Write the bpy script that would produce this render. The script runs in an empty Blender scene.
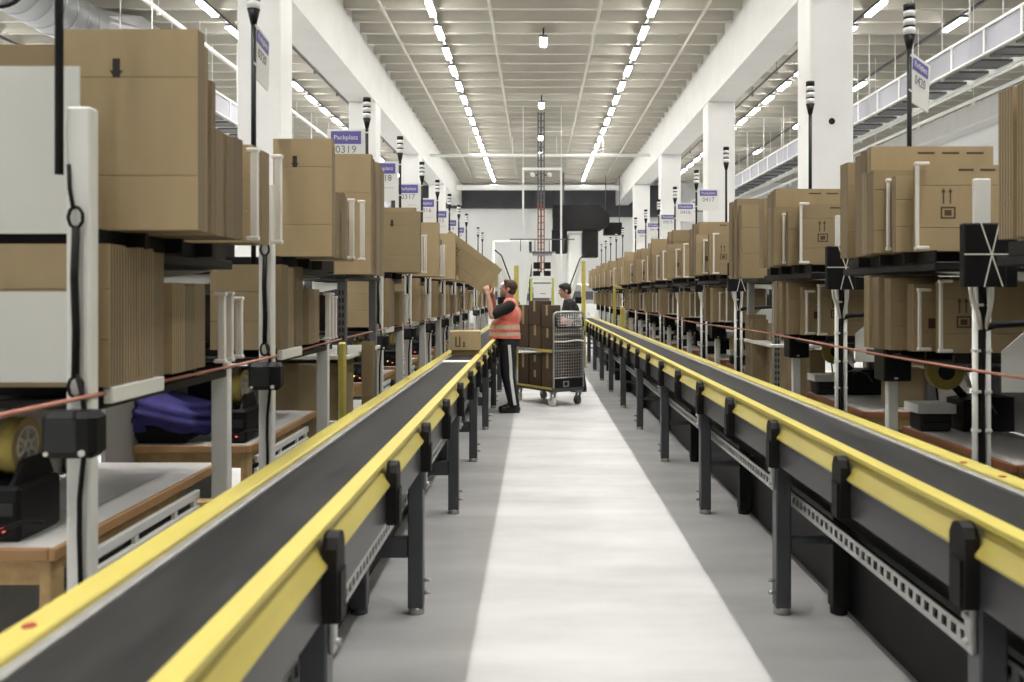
import bpy, bmesh, math, random
from mathutils import Vector, Matrix
R = random.Random(11)
SC = bpy.context.scene
COL = SC.collection
PI = math.pi
EYE = 1.55                      # camera height above the floor
KIDS = {}

# ------------------------------------------------------------------ helpers
class MB:
    """collects shapes and links them as one mesh object"""
    def __init__(s):
        s.v = []; s.f = []; s.m = []; s.s = []
    def add(s, vs, fs, mi=0, smooth=False, M=None):
        b = len(s.v)
        for v in vs:
            v = Vector(v)
            s.v.append(M @ v if M is not None else v)
        for f in fs:
            s.f.append([b + i for i in f]); s.m.append(mi); s.s.append(smooth)
        return s
    def box(s, x0, x1, y0, y1, z0, z1, mi=0, c=0.0, M=None):
        if x0 > x1: x0, x1 = x1, x0
        if y0 > y1: y0, y1 = y1, y0
        if z0 > z1: z0, z1 = z1, z0
        if c <= 0:
            vs = [(x, y, z) for z in (z0, z1) for y in (y0, y1) for x in (x0, x1)]
            fs = [(0, 2, 3, 1), (4, 5, 7, 6), (0, 1, 5, 4), (2, 6, 7, 3), (0, 4, 6, 2), (1, 3, 7, 5)]
            return s.add(vs, fs, mi, False, M)
        c = min(c, (x1-x0)*.45, (y1-y0)*.45, (z1-z0)*.45)
        vs = []; ix = {}
        for sx in (0, 1):
            for sy in (0, 1):
                for sz in (0, 1):
                    X, Y, Z = (x0, x1)[sx], (y0, y1)[sy], (z0, z1)[sz]
                    xi, yi, zi = X + (c, -c)[sx], Y + (c, -c)[sy], Z + (c, -c)[sz]
                    for k, p in enumerate(((X, yi, zi), (xi, Y, zi), (xi, yi, Z))):
                        ix[sx, sy, sz, k] = len(vs); vs.append(p)
        fs = []
        for a in (0, 1):
            fs.append([ix[a, 0, 0, 0], ix[a, 1, 0, 0], ix[a, 1, 1, 0], ix[a, 0, 1, 0]])
            fs.append([ix[0, a, 0, 1], ix[1, a, 0, 1], ix[1, a, 1, 1], ix[0, a, 1, 1]])
            fs.append([ix[0, 0, a, 2], ix[1, 0, a, 2], ix[1, 1, a, 2], ix[0, 1, a, 2]])
            for b in (0, 1):
                fs.append([ix[a, b, 0, 0], ix[a, b, 1, 0], ix[a, b, 1, 1], ix[a, b, 0, 1]])
                fs.append([ix[a, 0, b, 0], ix[a, 1, b, 0], ix[a, 1, b, 2], ix[a, 0, b, 2]])
                fs.append([ix[0, a, b, 1], ix[1, a, b, 1], ix[1, a, b, 2], ix[0, a, b, 2]])
                for d in (0, 1):
                    fs.append([ix[a, b, d, 0], ix[a, b, d, 1], ix[a, b, d, 2]])
        return s.add(vs, fs, mi, False, M)
    def cyl(s, p, q, r, n=12, mi=0, r2=None, M=None, smooth=True):
        p, q = Vector(p), Vector(q); r2 = r if r2 is None else r2
        w = (q - p).normalized()
        u = w.orthogonal().normalized(); v = w.cross(u)
        vs = []
        for i in range(n):
            a = 2*PI*i/n; d = u*math.cos(a) + v*math.sin(a)
            vs.append(p + d*r); vs.append(q + d*r2)
        side = [(2*i, 2*((i+1) % n), 2*((i+1) % n)+1, 2*i+1) for i in range(n)]
        b = len(s.v)
        s.add(vs, side, mi, smooth, M)
        for k in (0, 1):
            s.f.append([b + 2*i + k for i in range(n)]); s.m.append(mi); s.s.append(False)
        return s
    def tube(s, pts, r, n=8, mi=0, M=None):
        pts = [Vector(p) for p in pts]; vs = []; fs = []
        u = None
        for i, p in enumerate(pts):
            t = (pts[min(i+1, len(pts)-1)] - pts[max(i-1, 0)]).normalized()
            if u is None: u = t.orthogonal().normalized()
            u = (u - t*u.dot(t)).normalized(); v = t.cross(u)
            rr = r[i] if isinstance(r, (list, tuple)) else r
            for k in range(n):
                a = 2*PI*k/n
                vs.append(p + (u*math.cos(a) + v*math.sin(a))*rr)
        for i in range(len(pts)-1):
            for k in range(n):
                fs.append((i*n+k, i*n+(k+1) % n, (i+1)*n+(k+1) % n, (i+1)*n+k))
        b = len(s.v)
        s.add(vs, fs, mi, True, M)
        s.f.append([b+k for k in range(n)]); s.m.append(mi); s.s.append(False)
        s.f.append([b+(len(pts)-1)*n+k for k in range(n)]); s.m.append(mi); s.s.append(False)
        return s
    def prism(s, poly, axis, a, b, mi=0, M=None):
        """poly in the two other axes (cyclic order), extruded along axis"""
        def P(u, v, t):
            return {'x': (t, u, v), 'y': (u, t, v), 'z': (u, v, t)}[axis]
        n = len(poly)
        vs = [P(u, v, a) for u, v in poly] + [P(u, v, b) for u, v in poly]
        fs = [(i, (i+1) % n, n+(i+1) % n, n+i) for i in range(n)]
        fs += [list(range(n)), list(range(n, 2*n))]
        return s.add(vs, fs, mi, False, M)
    def ring(s, c, axis, r0, r1, w, n=28, mi=0, mo=None, M=None):
        """an annulus (tape roll) of width w"""
        c = Vector(c); w_ = Vector({'x': (1, 0, 0), 'y': (0, 1, 0), 'z': (0, 0, 1)}[axis])
        u = w_.orthogonal().normalized(); v = w_.cross(u); vs = []
        for i in range(n):
            a = 2*PI*i/n; d = u*math.cos(a) + v*math.sin(a)
            vs += [c+d*r0-w_*w/2, c+d*r1-w_*w/2, c+d*r1+w_*w/2, c+d*r0+w_*w/2]
        for k in range(4):
            fs = [(4*i+k, 4*i+(k+1) % 4, 4*((i+1) % n)+(k+1) % 4, 4*((i+1) % n)+k) for i in range(n)]
            b = len(s.v)
            if k == 0: base = b; s.add(vs, fs, mi, False, M)
            else:
                for f in fs:
                    s.f.append([base+j for j in f]); s.m.append(mo if (mo is not None and k == 1) else mi); s.s.append(k in (1, 3))
        return s
    def ell(s, c, r, nu=16, nv=10, mi=0, M=None, fn=None):
        vs = []; fs = []
        for j in range(nv+1):
            th = PI*j/nv
            for i in range(nu):
                a = 2*PI*i/nu
                d = Vector((math.sin(th)*math.cos(a), math.sin(th)*math.sin(a), math.cos(th)))
                k = fn(d) if fn else 1.0
                vs.append((c[0]+d.x*r[0]*k, c[1]+d.y*r[1]*k, c[2]+d.z*r[2]*k))
        for j in range(nv):
            for i in range(nu):
                fs.append((j*nu+i, j*nu+(i+1) % nu, (j+1)*nu+(i+1) % nu, (j+1)*nu+i))
        return s.add(vs, fs, mi, True, M)
    def mesh(s, name, mats):
        me = bpy.data.meshes.new(name)
        me.from_pydata([tuple(v) for v in s.v], [], s.f)
        if not isinstance(mats, (list, tuple)): mats = [mats]
        for m in mats: me.materials.append(m)
        me.polygons.foreach_set('material_index', s.m)
        me.polygons.foreach_set('use_smooth', s.s)
        bm = bmesh.new(); bm.from_mesh(me)
        bmesh.ops.remove_doubles(bm, verts=bm.verts, dist=1e-6)
        bmesh.ops.recalc_face_normals(bm, faces=bm.faces)
        bm.to_mesh(me); bm.free(); me.update()
        return me
    def build(s, name, mats, parent=None, loc=None):
        return obj(name, s.mesh(name, mats), parent, loc)

def obj(name, me, parent=None, loc=None):
    o = bpy.data.objects.new(name, me); COL.objects.link(o)
    if parent is not None:
        o.parent = parent; KIDS.setdefault(parent.name, []).append(o)
    if loc is not None: o.location = loc
    return o

def tag(o, label, cat, group=None, kind=None):
    o['label'] = label; o['category'] = cat
    if group: o['group'] = group
    if kind: o['kind'] = kind
    return o

def thing(name, label, cat, loc=(0, 0, 0), rz=0.0, group=None):
    o = bpy.data.objects.new(name, None); COL.objects.link(o)
    o.empty_display_size = .05
    o.location = loc; o.rotation_euler = (0, 0, rz)
    return tag(o, label, cat, group)

def struct(name, mb, mats, label=None, cat=None):
    o = mb.build(name, mats); o['kind'] = 'structure'
    if label: o['label'] = label
    if cat: o['category'] = cat
    return o

def _copy(o, parent):
    c = o.copy(); COL.objects.link(c)
    if parent is not None:
        c.parent = parent; KIDS.setdefault(parent.name, []).append(c)
    for k in KIDS.get(o.name, []): _copy(k, c)
    return c

def dup(root, loc, rz=None, label=None, group=None):
    c = _copy(root, None); c.location = loc
    if rz is not None: c.rotation_euler = (0, 0, rz)
    if label: c['label'] = label
    if group: c['group'] = group
    return c

ORD = ['first', 'second', 'third', 'fourth', 'fifth', 'sixth', 'seventh', 'eighth', 'ninth', 'tenth', 'eleventh', 'twelfth',
       'thirteenth', 'fourteenth', 'fifteenth', 'sixteenth', 'seventeenth', 'eighteenth', 'nineteenth', 'twentieth']
def ordn(i):
    if i < 20: return ORD[i]
    tens = {2: 'twenty', 3: 'thirty', 4: 'forty'}[(i+1)//10]
    return tens + '-' + ORD[(i+1) % 10-1] if (i+1) % 10 else {2: 'twentieth', 3: 'thirtieth', 4: 'fortieth'}[(i+1)//10]

# ---------------------------------------------------------------- materials
def mat(name, col, rough=.5, metal=0.0, vary=0.0, scale=8.0, stretch=(1, 1, 1), bump=0.0, emit=None, rnd=0.0, spec=None):
    m = bpy.data.materials.new(name); m.use_nodes = True
    nt = m.node_tree; N = nt.nodes; L = nt.links
    b = N['Principled BSDF']
    b.inputs['Base Color'].default_value = (*col, 1); b.inputs['Roughness'].default_value = rough
    b.inputs['Metallic'].default_value = metal
    if spec is not None: b.inputs['Specular IOR Level'].default_value = spec
    if vary or bump or rnd:
        tc = N.new('ShaderNodeTexCoord'); mp = N.new('ShaderNodeMapping'); mp.inputs['Scale'].default_value = stretch
        L.new(tc.outputs['Object'], mp.inputs['Vector'])
        no = N.new('ShaderNodeTexNoise'); no.inputs['Scale'].default_value = scale; no.inputs['Detail'].default_value = 5
        L.new(mp.outputs[0], no.inputs['Vector'])
        mr = N.new('ShaderNodeMapRange'); mr.inputs[1].default_value = .25; mr.inputs[2].default_value = .75
        mr.inputs[3].default_value = 1-vary; mr.inputs[4].default_value = 1+vary
        L.new(no.outputs[0], mr.inputs[0])
        last = mr.outputs[0]
        if rnd:
            oi = N.new('ShaderNodeObjectInfo'); r2 = N.new('ShaderNodeMapRange')
            r2.inputs[3].default_value = 1-rnd; r2.inputs[4].default_value = 1+rnd
            L.new(oi.outputs['Random'], r2.inputs[0])
            mu = N.new('ShaderNodeMath'); mu.operation = 'MULTIPLY'
            L.new(last, mu.inputs[0]); L.new(r2.outputs[0], mu.inputs[1]); last = mu.outputs[0]
        vm = N.new('ShaderNodeVectorMath'); vm.operation = 'SCALE'; vm.inputs[0].default_value = col
        L.new(last, vm.inputs['Scale']); L.new(vm.outputs[0], b.inputs['Base Color'])
        if bump:
            bp = N.new('ShaderNodeBump'); bp.inputs['Strength'].default_value = bump; bp.inputs['Distance'].default_value = .01
            L.new(no.outputs[0], bp.inputs['Height']); L.new(bp.outputs[0], b.inputs['Normal'])
    if emit:
        b.inputs['Emission Color'].default_value = (*emit[0], 1); b.inputs['Emission Strength'].default_value = emit[1]
    return m

def wave_mat(name, c0, c1, axis, scale, rough=.8, dist=2.0):
    m = bpy.data.materials.new(name); m.use_nodes = True
    nt = m.node_tree; N = nt.nodes; L = nt.links; b = N['Principled BSDF']; b.inputs['Roughness'].default_value = rough
    tc = N.new('ShaderNodeTexCoord'); w = N.new('ShaderNodeTexWave'); w.bands_direction = axis
    w.inputs['Scale'].default_value = scale; w.inputs['Distortion'].default_value = dist; w.inputs['Detail'].default_value = 2
    L.new(tc.outputs['Object'], w.inputs['Vector'])
    mx = N.new('ShaderNodeMix'); mx.data_type = 'RGBA'
    mx.inputs['A'].default_value = (*c0, 1); mx.inputs['B'].default_value = (*c1, 1)
    L.new(w.outputs['Fac'], mx.inputs['Factor'])
    oi = N.new('ShaderNodeObjectInfo'); r2 = N.new('ShaderNodeMapRange'); r2.inputs[3].default_value = .72; r2.inputs[4].default_value = 1.15
    L.new(oi.outputs['Random'], r2.inputs[0])
    vm = N.new('ShaderNodeVectorMath'); vm.operation = 'SCALE'
    L.new(mx.outputs['Result'], vm.inputs[0]); L.new(r2.outputs[0], vm.inputs['Scale'])
    L.new(vm.outputs[0], b.inputs['Base Color'])
    return m

CARD = mat('cardboard', (.41, .318, .19), .85, vary=.12, scale=5, stretch=(1, 1, .3), bump=.05, rnd=.20, spec=.2)
CARDE = wave_mat('corrugated_edge', (.11, .080, .048), (.34, .262, .157), 'Y', 17, .9, 1.2)
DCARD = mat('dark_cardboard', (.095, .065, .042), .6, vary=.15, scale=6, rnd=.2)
TAPE = mat('packing_tape', (.42, .32, .17), .3, vary=.05)
INK = mat('printing_ink', (.035, .026, .022), .8)
INKB = mat('brown_printing_ink', (.10, .065, .04), .8)
WHITE = mat('white_painted_metal', (.82, .83, .80), .4, vary=.03, scale=3)
PLATE = mat('white_plate', (.70, .71, .67), .5, vary=.03, scale=2)
PLAST = mat('white_plastic', (.80, .78, .74), .45, vary=.05, scale=9)
BLACK = mat('black_plastic', (.008, .008, .010), .5, vary=.2, scale=6, spec=.25)
BLACKM = mat('black_metal', (.012, .0115, .012), .55, vary=.2, scale=5, spec=.25)
RUBBER = mat('black_rubber', (.009, .0075, .0075), .6, spec=.25)
GREYM = mat('grey_metal', (.14, .145, .155), .45, .5, vary=.1, scale=4)
DGREY = mat('dark_grey_painted_metal', (.075, .079, .088), .42, .2, vary=.12, scale=4)
PANELG = mat('conveyor_panel_grey', (.065, .065, .069), .4, .35, vary=.12, scale=3)
ZINC = mat('zinc_metal', (.45, .45, .44), .4, .7, vary=.1, scale=20)
YELLOW = mat('yellow_paint', (.56, .475, .115), .45, vary=.10, scale=6, stretch=(3, .4, 3))
YELG = mat('yellow_green_paint', (.52, .56, .12), .5, vary=.08)
LAM = mat('grey_laminate', (.72, .71, .70), .35, vary=.12, scale=3)
EDGEB = mat('brown_edge_band', (.30, .125, .06), .5, vary=.1)
EDGEL = mat('tan_edge_band', (.42, .24, .11), .5, vary=.1)
OSB = mat('pale_wood', (.52, .36, .17), .7, vary=.2, scale=25, stretch=(1, 1, 1))
BLUE = mat('blue_fabric', (.045, .04, .19), .85, vary=.25, scale=14, bump=.3)
RED = mat('red_cord', (.46, .20, .15), .6, vary=.15, scale=12)
PURP = mat('purple_print', (.14, .12, .40), .6)
PAPER = mat('white_paper', (.82, .82, .80), .7)
GREYT = mat('grey_print', (.20, .20, .22), .7)
LENSM = mat('translucent_white_lens', (.75, .76, .76), .3)
LEDR = mat('red_led', (.8, .1, .1), .4, emit=((1, .15, .12), 1.5))
LEDY = mat('yellow_led', (.8, .7, .2), .4, emit=((1, .85, .25), 1.0))
SCREEN = mat('grey_plastic', (.032, .033, .036), .4, spec=.3)
SILVER = mat('galvanised_duct', (.52, .53, .55), .35, .6, vary=.08, scale=3)
MESHW = wave_mat('pale_mesh_guard', (.62, .62, .68), (.30, .30, .36), 'DIAGONAL', 9, .5, 0.0)
CABLE = mat('grey_cable', (.10, .10, .10), .6)

def belt_material():
    m = bpy.data.materials.new('conveyor_belt_rubber'); m.use_nodes = True
    nt = m.node_tree; N = nt.nodes; L = nt.links; b = N['Principled BSDF']
    tc = N.new('ShaderNodeTexCoord'); mp = N.new('ShaderNodeMapping'); mp.inputs['Scale'].default_value = (5, .9, 1)
    L.new(tc.outputs['Object'], mp.inputs['Vector'])
    n1 = N.new('ShaderNodeTexNoise'); n1.inputs['Scale'].default_value = 1.6; n1.inputs['Detail'].default_value = 6
    L.new(mp.outputs[0], n1.inputs['Vector'])
    cr = N.new('ShaderNodeValToRGB')
    cr.color_ramp.elements[0].position = .35; cr.color_ramp.elements[0].color = (.007, .007, .0075, 1)
    cr.color_ramp.elements[1].position = .72; cr.color_ramp.elements[1].color = (.034, .033, .032, 1)
    L.new(n1.outputs[0], cr.inputs[0]); L.new(cr.outputs[0], b.inputs['Base Color'])
    mr = N.new('ShaderNodeMapRange'); mr.inputs[3].default_value = .55; mr.inputs[4].default_value = .80; b.inputs['Specular IOR Level'].default_value = .28
    L.new(n1.outputs[0], mr.inputs[0]); L.new(mr.outputs[0], b.inputs['Roughness'])
    return m
BELT = belt_material()

def floor_material():
    m = bpy.data.materials.new('concrete_floor'); m.use_nodes = True
    nt = m.node_tree; N = nt.nodes; L = nt.links; b = N['Principled BSDF']
    tc = N.new('ShaderNodeTexCoord')
    n1 = N.new('ShaderNodeTexNoise'); n1.inputs['Scale'].default_value = 1.1; n1.inputs['Detail'].default_value = 8
    mp = N.new('ShaderNodeMapping'); mp.inputs['Scale'].default_value = (.7, 2.2, 1)
    L.new(tc.outputs['Object'], mp.inputs['Vector']); L.new(mp.outputs[0], n1.inputs['Vector'])
    cr = N.new('ShaderNodeValToRGB')
    cr.color_ramp.elements[0].position = .3; cr.color_ramp.elements[0].color = (.40, .40, .398, 1)
    cr.color_ramp.elements[1].position = .7; cr.color_ramp.elements[1].color = (.57, .57, .568, 1)
    L.new(n1.outputs[0], cr.inputs[0])
    # saw-cut joints across the aisle
    sp = N.new('ShaderNodeSeparateXYZ'); L.new(tc.outputs['Object'], sp.inputs[0])
    def joint(sock, period, off, w):
        a = N.new('ShaderNodeMath'); a.operation = 'ADD'; a.inputs[1].default_value = off; L.new(sock, a.inputs[0])
        f = N.new('ShaderNodeMath'); f.operation = 'PINGPONG'; f.inputs[1].default_value = period/2; L.new(a.outputs[0], f.inputs[0])
        g = N.new('ShaderNodeMath'); g.operation = 'LESS_THAN'; g.inputs[1].default_value = w; L.new(f.outputs[0], g.inputs[0])
        return g.outputs[0]
    j = joint(sp.outputs['Y'], 6.0, -.74, .006)
    mx = N.new('ShaderNodeMix'); mx.data_type = 'RGBA'; mx.inputs['B'].default_value = (.30, .30, .30, 1)
    fm = N.new('ShaderNodeMath'); fm.operation = 'MULTIPLY'; fm.inputs[1].default_value = .6; L.new(j, fm.inputs[0])
    L.new(fm.outputs[0], mx.inputs['Factor']); L.new(cr.outputs[0], mx.inputs['A'])
    L.new(mx.outputs['Result'], b.inputs['Base Color'])
    n2 = N.new('ShaderNodeTexNoise'); n2.inputs['Scale'].default_value = 6; L.new(tc.outputs['Object'], n2.inputs['Vector'])
    mr = N.new('ShaderNodeMapRange'); mr.inputs[3].default_value = .32; mr.inputs[4].default_value = .6
    L.new(n2.outputs[0], mr.inputs[0]); L.new(mr.outputs[0], b.inputs['Roughness'])
    return m
FLOORM = floor_material()
CEILM = mat('ceiling_concrete', (.53, .51, .45), .8, vary=.05, scale=1.5)
COLM = mat('white_column_paint', (.87, .87, .86), .6, vary=.03, scale=1.5)
BEAMM = mat('white_beam_paint', (.74, .74, .72), .6, vary=.05, scale=1.5)
WALLM = mat('white_wall_paint', (.88, .89, .88), .7, vary=.03, scale=1)
LAMPM = mat('lamp_diffuser', (.9, .9, .9), .4, emit=((1.0, .975, .93), 34.0))
# ------------------------------------------------------------------ setting
Y0, Y1 = -10.0, 50.0
XL, XR = -14.7, 14.7
struct('floor', MB().box(XL, XR, Y0, Y1, -.2, 0), FLOORM)
# ceiling slab with ribs across the three bays
mb = MB().box(XL, XR, Y0, Y1, 8.05, 8.25)
k = 0
while Y0 + .45 + k*.9 < Y1 - .2:
    y = Y0 + .45 + k*.9; k += 1
    for a, b in ((XL, -4.8), (-4.1, 4.4), (5.1, XR)):
        mb.prism([(y-.10, 8.06), (y-.065, 7.66), (y+.065, 7.66), (y+.10, 8.06)], 'x', a, b)
struct('ceiling', mb, CEILM)
struct('wall_back', MB().box(XL, XR, Y1, Y1+.2, 0, 8.25), WALLM)
struct('wall_front', MB().box(XL, XR, Y0-.2, Y0, 0, 8.25), WALLM)
for s, nm in ((-1, 'left'), (1, 'right')):
    struct('wall_'+nm, MB().box(s*14.7, s*14.9, Y0, Y1, 0, 8.25), WALLM)
    struct('trim_%d' % (1 if s < 0 else 2), MB().box(s*14.0, s*14.7, Y0, Y1, 7.0, 7.7, c=.03), BEAMM)
# longitudinal beams on square columns
struct('ceiling_beam_left', MB().prism([(-4.8, 6.5), (-4.1, 6.5), (-4.1, 8.05), (-4.8, 8.05)], 'y', Y0, Y1), BEAMM)
struct('ceiling_beam_right', MB().prism([(4.4, 6.5), (5.1, 6.5), (5.1, 8.05), (4.4, 8.05)], 'y', Y0, Y1), BEAMM)
colm = {}
for s, x0, x1 in ((-1, -4.8, -4.1), (1, 4.4, 5.1)):
    for i in range(6):
        y = -2.75 + 8.6*i
        c = MB().box(x0, x1, y, y+.7, 0, 6.5, c=.025)
        co_ = struct('column', c, COLM)
        if s > 0 and i == 2:
            MB().cyl((4.75, y-.004, 4.34), (4.75, y+.01, 4.34), .052, 16).build('round_hole', BLACK, co_)
# dark upper band on the end wall
struct('wall_band_back', MB().box(-8, 8, Y1-.25, Y1-.002, 6.35, 7.6), mat('dark_wall_panels', (.045, .047, .055), .5, vary=.25, scale=1.2))

struct('wall_band_right', MB().box(.9, 8, Y1-.30, Y1-.252, 5.85, 6.9), bpy.data.materials['dark_wall_panels'])
# ------------------------------------------------------------------ lamps
PH = 'ceiling lamps in the lamp rows'
def lamp_proto():
    t = thing('ceiling_lamp', 'x', 'ceiling lamp')
    MB().box(-.078, .078, -.48, .48, .035, .085, c=.01).build('housing', GREYM, t)
    d = MB().prism([(-.07, .034), (-.058, -.01), (.058, -.01), (.07, .034)], 'y', -.46, .46)
    d.build('diffuser', LAMPM, t)
    ld = bpy.data.lights.new('lamp_beam', 'AREA'); ld.shape = 'RECTANGLE'; ld.size = .115; ld.size_y = .92
    ld.energy = 21.5; ld.color = (1.0, .975, .93); ld.spread = math.radians(78)
    obj('lamp_beam', ld, t, (0, 0, -.014))
    return t
LP = None
def lamp(x, y, z, label, group):
    global LP
    if LP is None:
        LP = lamp_proto(); o = LP; o.location = (x, y, z)
    else:
        o = dup(LP, (x, y, z))
    o['label'] = label; o['group'] = group
    return o
rows = [(-2.2, 'left main row over the aisle'), (2.45, 'right main row over the aisle'), (-6.86, 'lamp row over the left side bay'),
        (7.1, 'inner lamp row over the right side bay'), (9.25, 'outer lamp row over the right side bay'), (-12.6, 'outermost lamp row at far left')]
for x, nm in rows:
    tr = MB().box(x-.03, x+.03, Y0+1, 47.5, 7.592, 7.652)
    tag(tr.build('lamp_track', GREYM), 'thin grey lamp track of the ' + nm, 'lamp track')
    ys = []
    i = 0
    st = 5.9 if x == 9.25 else 1.74
    b0 = 19.9 - 5.9*4 if x == 9.25 else 18.8 - 1.74*16
    while b0 + st*i < 47.2:
        if b0 + st*i > -3.2: ys.append(b0 + st*i)
        i += 1
    for y in ys:
        vis = y > (18.4 if abs(x) < 3 else 10 if abs(x) < 8 else 14)
        kv = sum(1 for q in ys if q > 18.4 and q < y + .01)
        if y > 18.4:
            lb = '%s lit strip lamp of the %s' % (ordn(kv-1), nm)
        else:
            lb = 'lit strip lamp above the camera in the ' + nm
        lamp(x, y, 7.505, lb, nm)
cl = None
for i, y in enumerate((20.6, 27.5, 33.2, 37.0)):
    t = thing('hanging_lamp', '%s single lit lamp hanging along the middle of the hall ceiling' % ordn(i), 'ceiling lamp', (.17, y, 7.30), 0, 'single lamps on the centre line')
    MB().box(-.09, .09, -.30, .30, .06, .13, c=.01).build('housing', GREYM, t)
    MB().prism([(-.08, .06), (-.06, 0), (.06, 0), (.08, .06)], 'y', -.29, .29).build('diffuser', LAMPM, t)
    MB().cyl((0, 0, .13), (0, 0, .36), .02, 8).build('hanger', BLACKM, t)

# long thin pipes under the ribs
for i, (x, nm) in enumerate(((-3.25, 'nearest the left beam'), (-.97, 'left of the hanging lamps'), (1.35, 'right of the hanging lamps'), (3.6, 'nearest the right beam'))):
    p = MB().cyl((x, Y0+1, 7.61), (x, 46.5, 7.61), .035, 8)
    k = 0
    while Y0+2+k*2.7 < 46:
        p.box(x-.05, x+.05, Y0+2+k*2.7, Y0+2.06+k*2.7, 7.6, 7.67); k += 1
    tag(p.build('ceiling_pipe', CEILM), 'thin pale pipe running lengthwise under the ceiling ribs, ' + nm, 'pipe', 'thin ceiling pipes')
p = MB().cyl((-4.1, 34.8, 6.95), (4.4, 34.8, 6.95), .06, 10)
for x in (-2.6, -.9, .8, 2.6): p.cyl((x, 34.8, 6.95), (x, 34.8, 7.655), .012, 6)
tag(p.build('cross_pipe', WHITE), 'white pipe crossing the hall below the ceiling in front of the lamps', 'pipe')
p = MB().box(-4.098, 4.398, 46.2, 46.45, 6.95, 7.2, c=.02)
tag(p.build('cross_girder', WHITE), 'white girder crossing the hall just above the dark end band', 'girder')

# ------------------------------------------------------------------ conveyors
CY0, CY1 = .35, 23.4
def conveyor(s, a, side):
    t = thing('belt_conveyor', 'long belt conveyor with yellow guards along the %s side of the aisle' % side, 'conveyor', (s*a, 0, 0), 0, 'long belt conveyors flanking the aisle')
    q = lambda u: s*u
    pr = lambda poly: [(q(u), z) for u, z in poly]
    MB().prism(pr([(0, .972), (.052, .972), (.055, .968), (.055, .885), (.02, .872), (-.010, .872), (-.012, .880), (.026, .930), (.026, .946), (0, .957)]), 'y', CY0, CY1).build('aisle_guard', YELLOW, t)
    MB().prism(pr([(.325, .885), (.39, .885), (.39, .968), (.386, .972), (.326, .972), (.322, .968), (.322, .90)]), 'y', CY0, CY1).build('outer_guard', YELLOW, t)
    MB().box(q(.296), q(.320), CY0, CY1, .90, .962, c=.004).build('belt_edge_strip', ZINC, t)
    MB().box(q(.058), q(.295), CY0, CY1, .942, .952, c=.003).build('belt', BELT, t)
    MB().box(q(.05), q(.335), CY0, CY1, .75, .94).build('conveyor_bed', BLACKM, t)
    mb = MB().box(q(.165), q(.335), CY0, CY1, .575, .749, c=.006)
    mb.build('return_housing', BLACKM, t)
    MB().box(q(.387), q(.393), CY0, CY1, .002, .884).build('light_block_skirt', BLACKM, t)  # added black sheet that stops light leaking in under the belt
    mb = MB().prism(pr([(0, .871), (.045, .871), (.045, .75), (.012, .738), (.004, .742), (.004, .86)]), 'y', CY0, CY1)
    mb.box(q(.335), q(.385), CY0, CY1, .74, .884)
    mb.build('side_panel', PANELG, t)
    br = MB().prism([(-.042, .735), (.042, .735), (.046, .76), (.046, .92), (.030, .946), (.008, .956), (-.008, .956), (-.030, .946), (-.046, .92), (-.046, .76)], 'x', q(-.035), q(.003))
    br.prism([(-.030, .735), (.030, .735), (.030, .86), (-.030, .86)], 'x', q(-.042), q(-.0349))
    brm = br.mesh('guard_bracket', RUBBER)
    y = .456 if s > 0 else .36
    while y < CY1 - .1:
        obj('guard_bracket', brm, t, (0, y, 0)); y += .955
    lg = MB()
    for u in (.055, .335):
        lg.box(q(u-.042), q(u+.042), -.042, .042, .03, .75, c=.006)
    lm = MB().box(q(.020), q(.094), -.037, .037, .03, .75, c=.006)
    lm.box(q(.004), q(.0195), -.022, .022, .60, .735, 1, c=.004)
    for z in (.63, .70, .10, .16): lm.cyl((q(.02), 0, z), (q(-.008), 0, z), .010, 8, 1)
    lm.cyl((q(.057), 0, 0), (q(.057), 0, .034), .040, 12, 1); lm.cyl((q(.03), 0, 0), (q(.03), 0, .05), .012, 8, 1)
    lgm = lm.mesh('leg', [DGREY, ZINC])
    lo = MB().box(q(.293), q(.377), -.042, .042, .03, .742, c=.006); lo.cyl((q(.335), 0, 0), (q(.335), 0, .034), .042, 12, 0)
    lom = lo.mesh('leg', [DGREY if s < 0 else BLACKM])  # right outer legs are coloured black to stand for shade under the belt
    cbm = MB().box(q(.0945), q(.2925), -.03, .03, .275 if s < 0 else .34, .37, c=.004).mesh('cross_beam', DGREY)
    y = .33
    while y < CY1:
        obj('leg', lgm, t, (0, y+.06, 0)); obj('leg', lom, t, (0, y+.06, 0)); obj('cross_beam', cbm, t, (0, y+.06, 0)); y += 2.0
    ct = MB()
    for z in (.525, .572): ct.box(q(.105), q(.112), CY0, CY1, z, z+.016)
    ct.box(q(.105), q(.16), CY0, CY1, .521, .5255)
    y = CY0
    while y < 16:
        ct.box(q(.105), q(.112), y, y+.026, .541, .572); y += .062
    ct.build('cable_tray', ZINC, t)
    MB().tube([(q(.135), CY0+.1, .555), (q(.132), 8, .55), (q(.138), 16, .553), (q(.135), CY1-.3, .55)], .022, 8).build('cable', RUBBER, t)
    for u, y in ((.357, 1.57), (.357, 6.2)) if s < 0 else ((.33, 3.1), (.34, 2.86), (.35, 7.4)):
        MB().cyl((q(u), y, .972), (q(u), y, .975), .012, 12).build('red_reflector', REDR, t)
    return t
REDR = mat('red_reflector', (.40, .05, .04), .3)
conveyor(-1, .527, 'left')
conveyor(1, 1.142, 'right')
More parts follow.
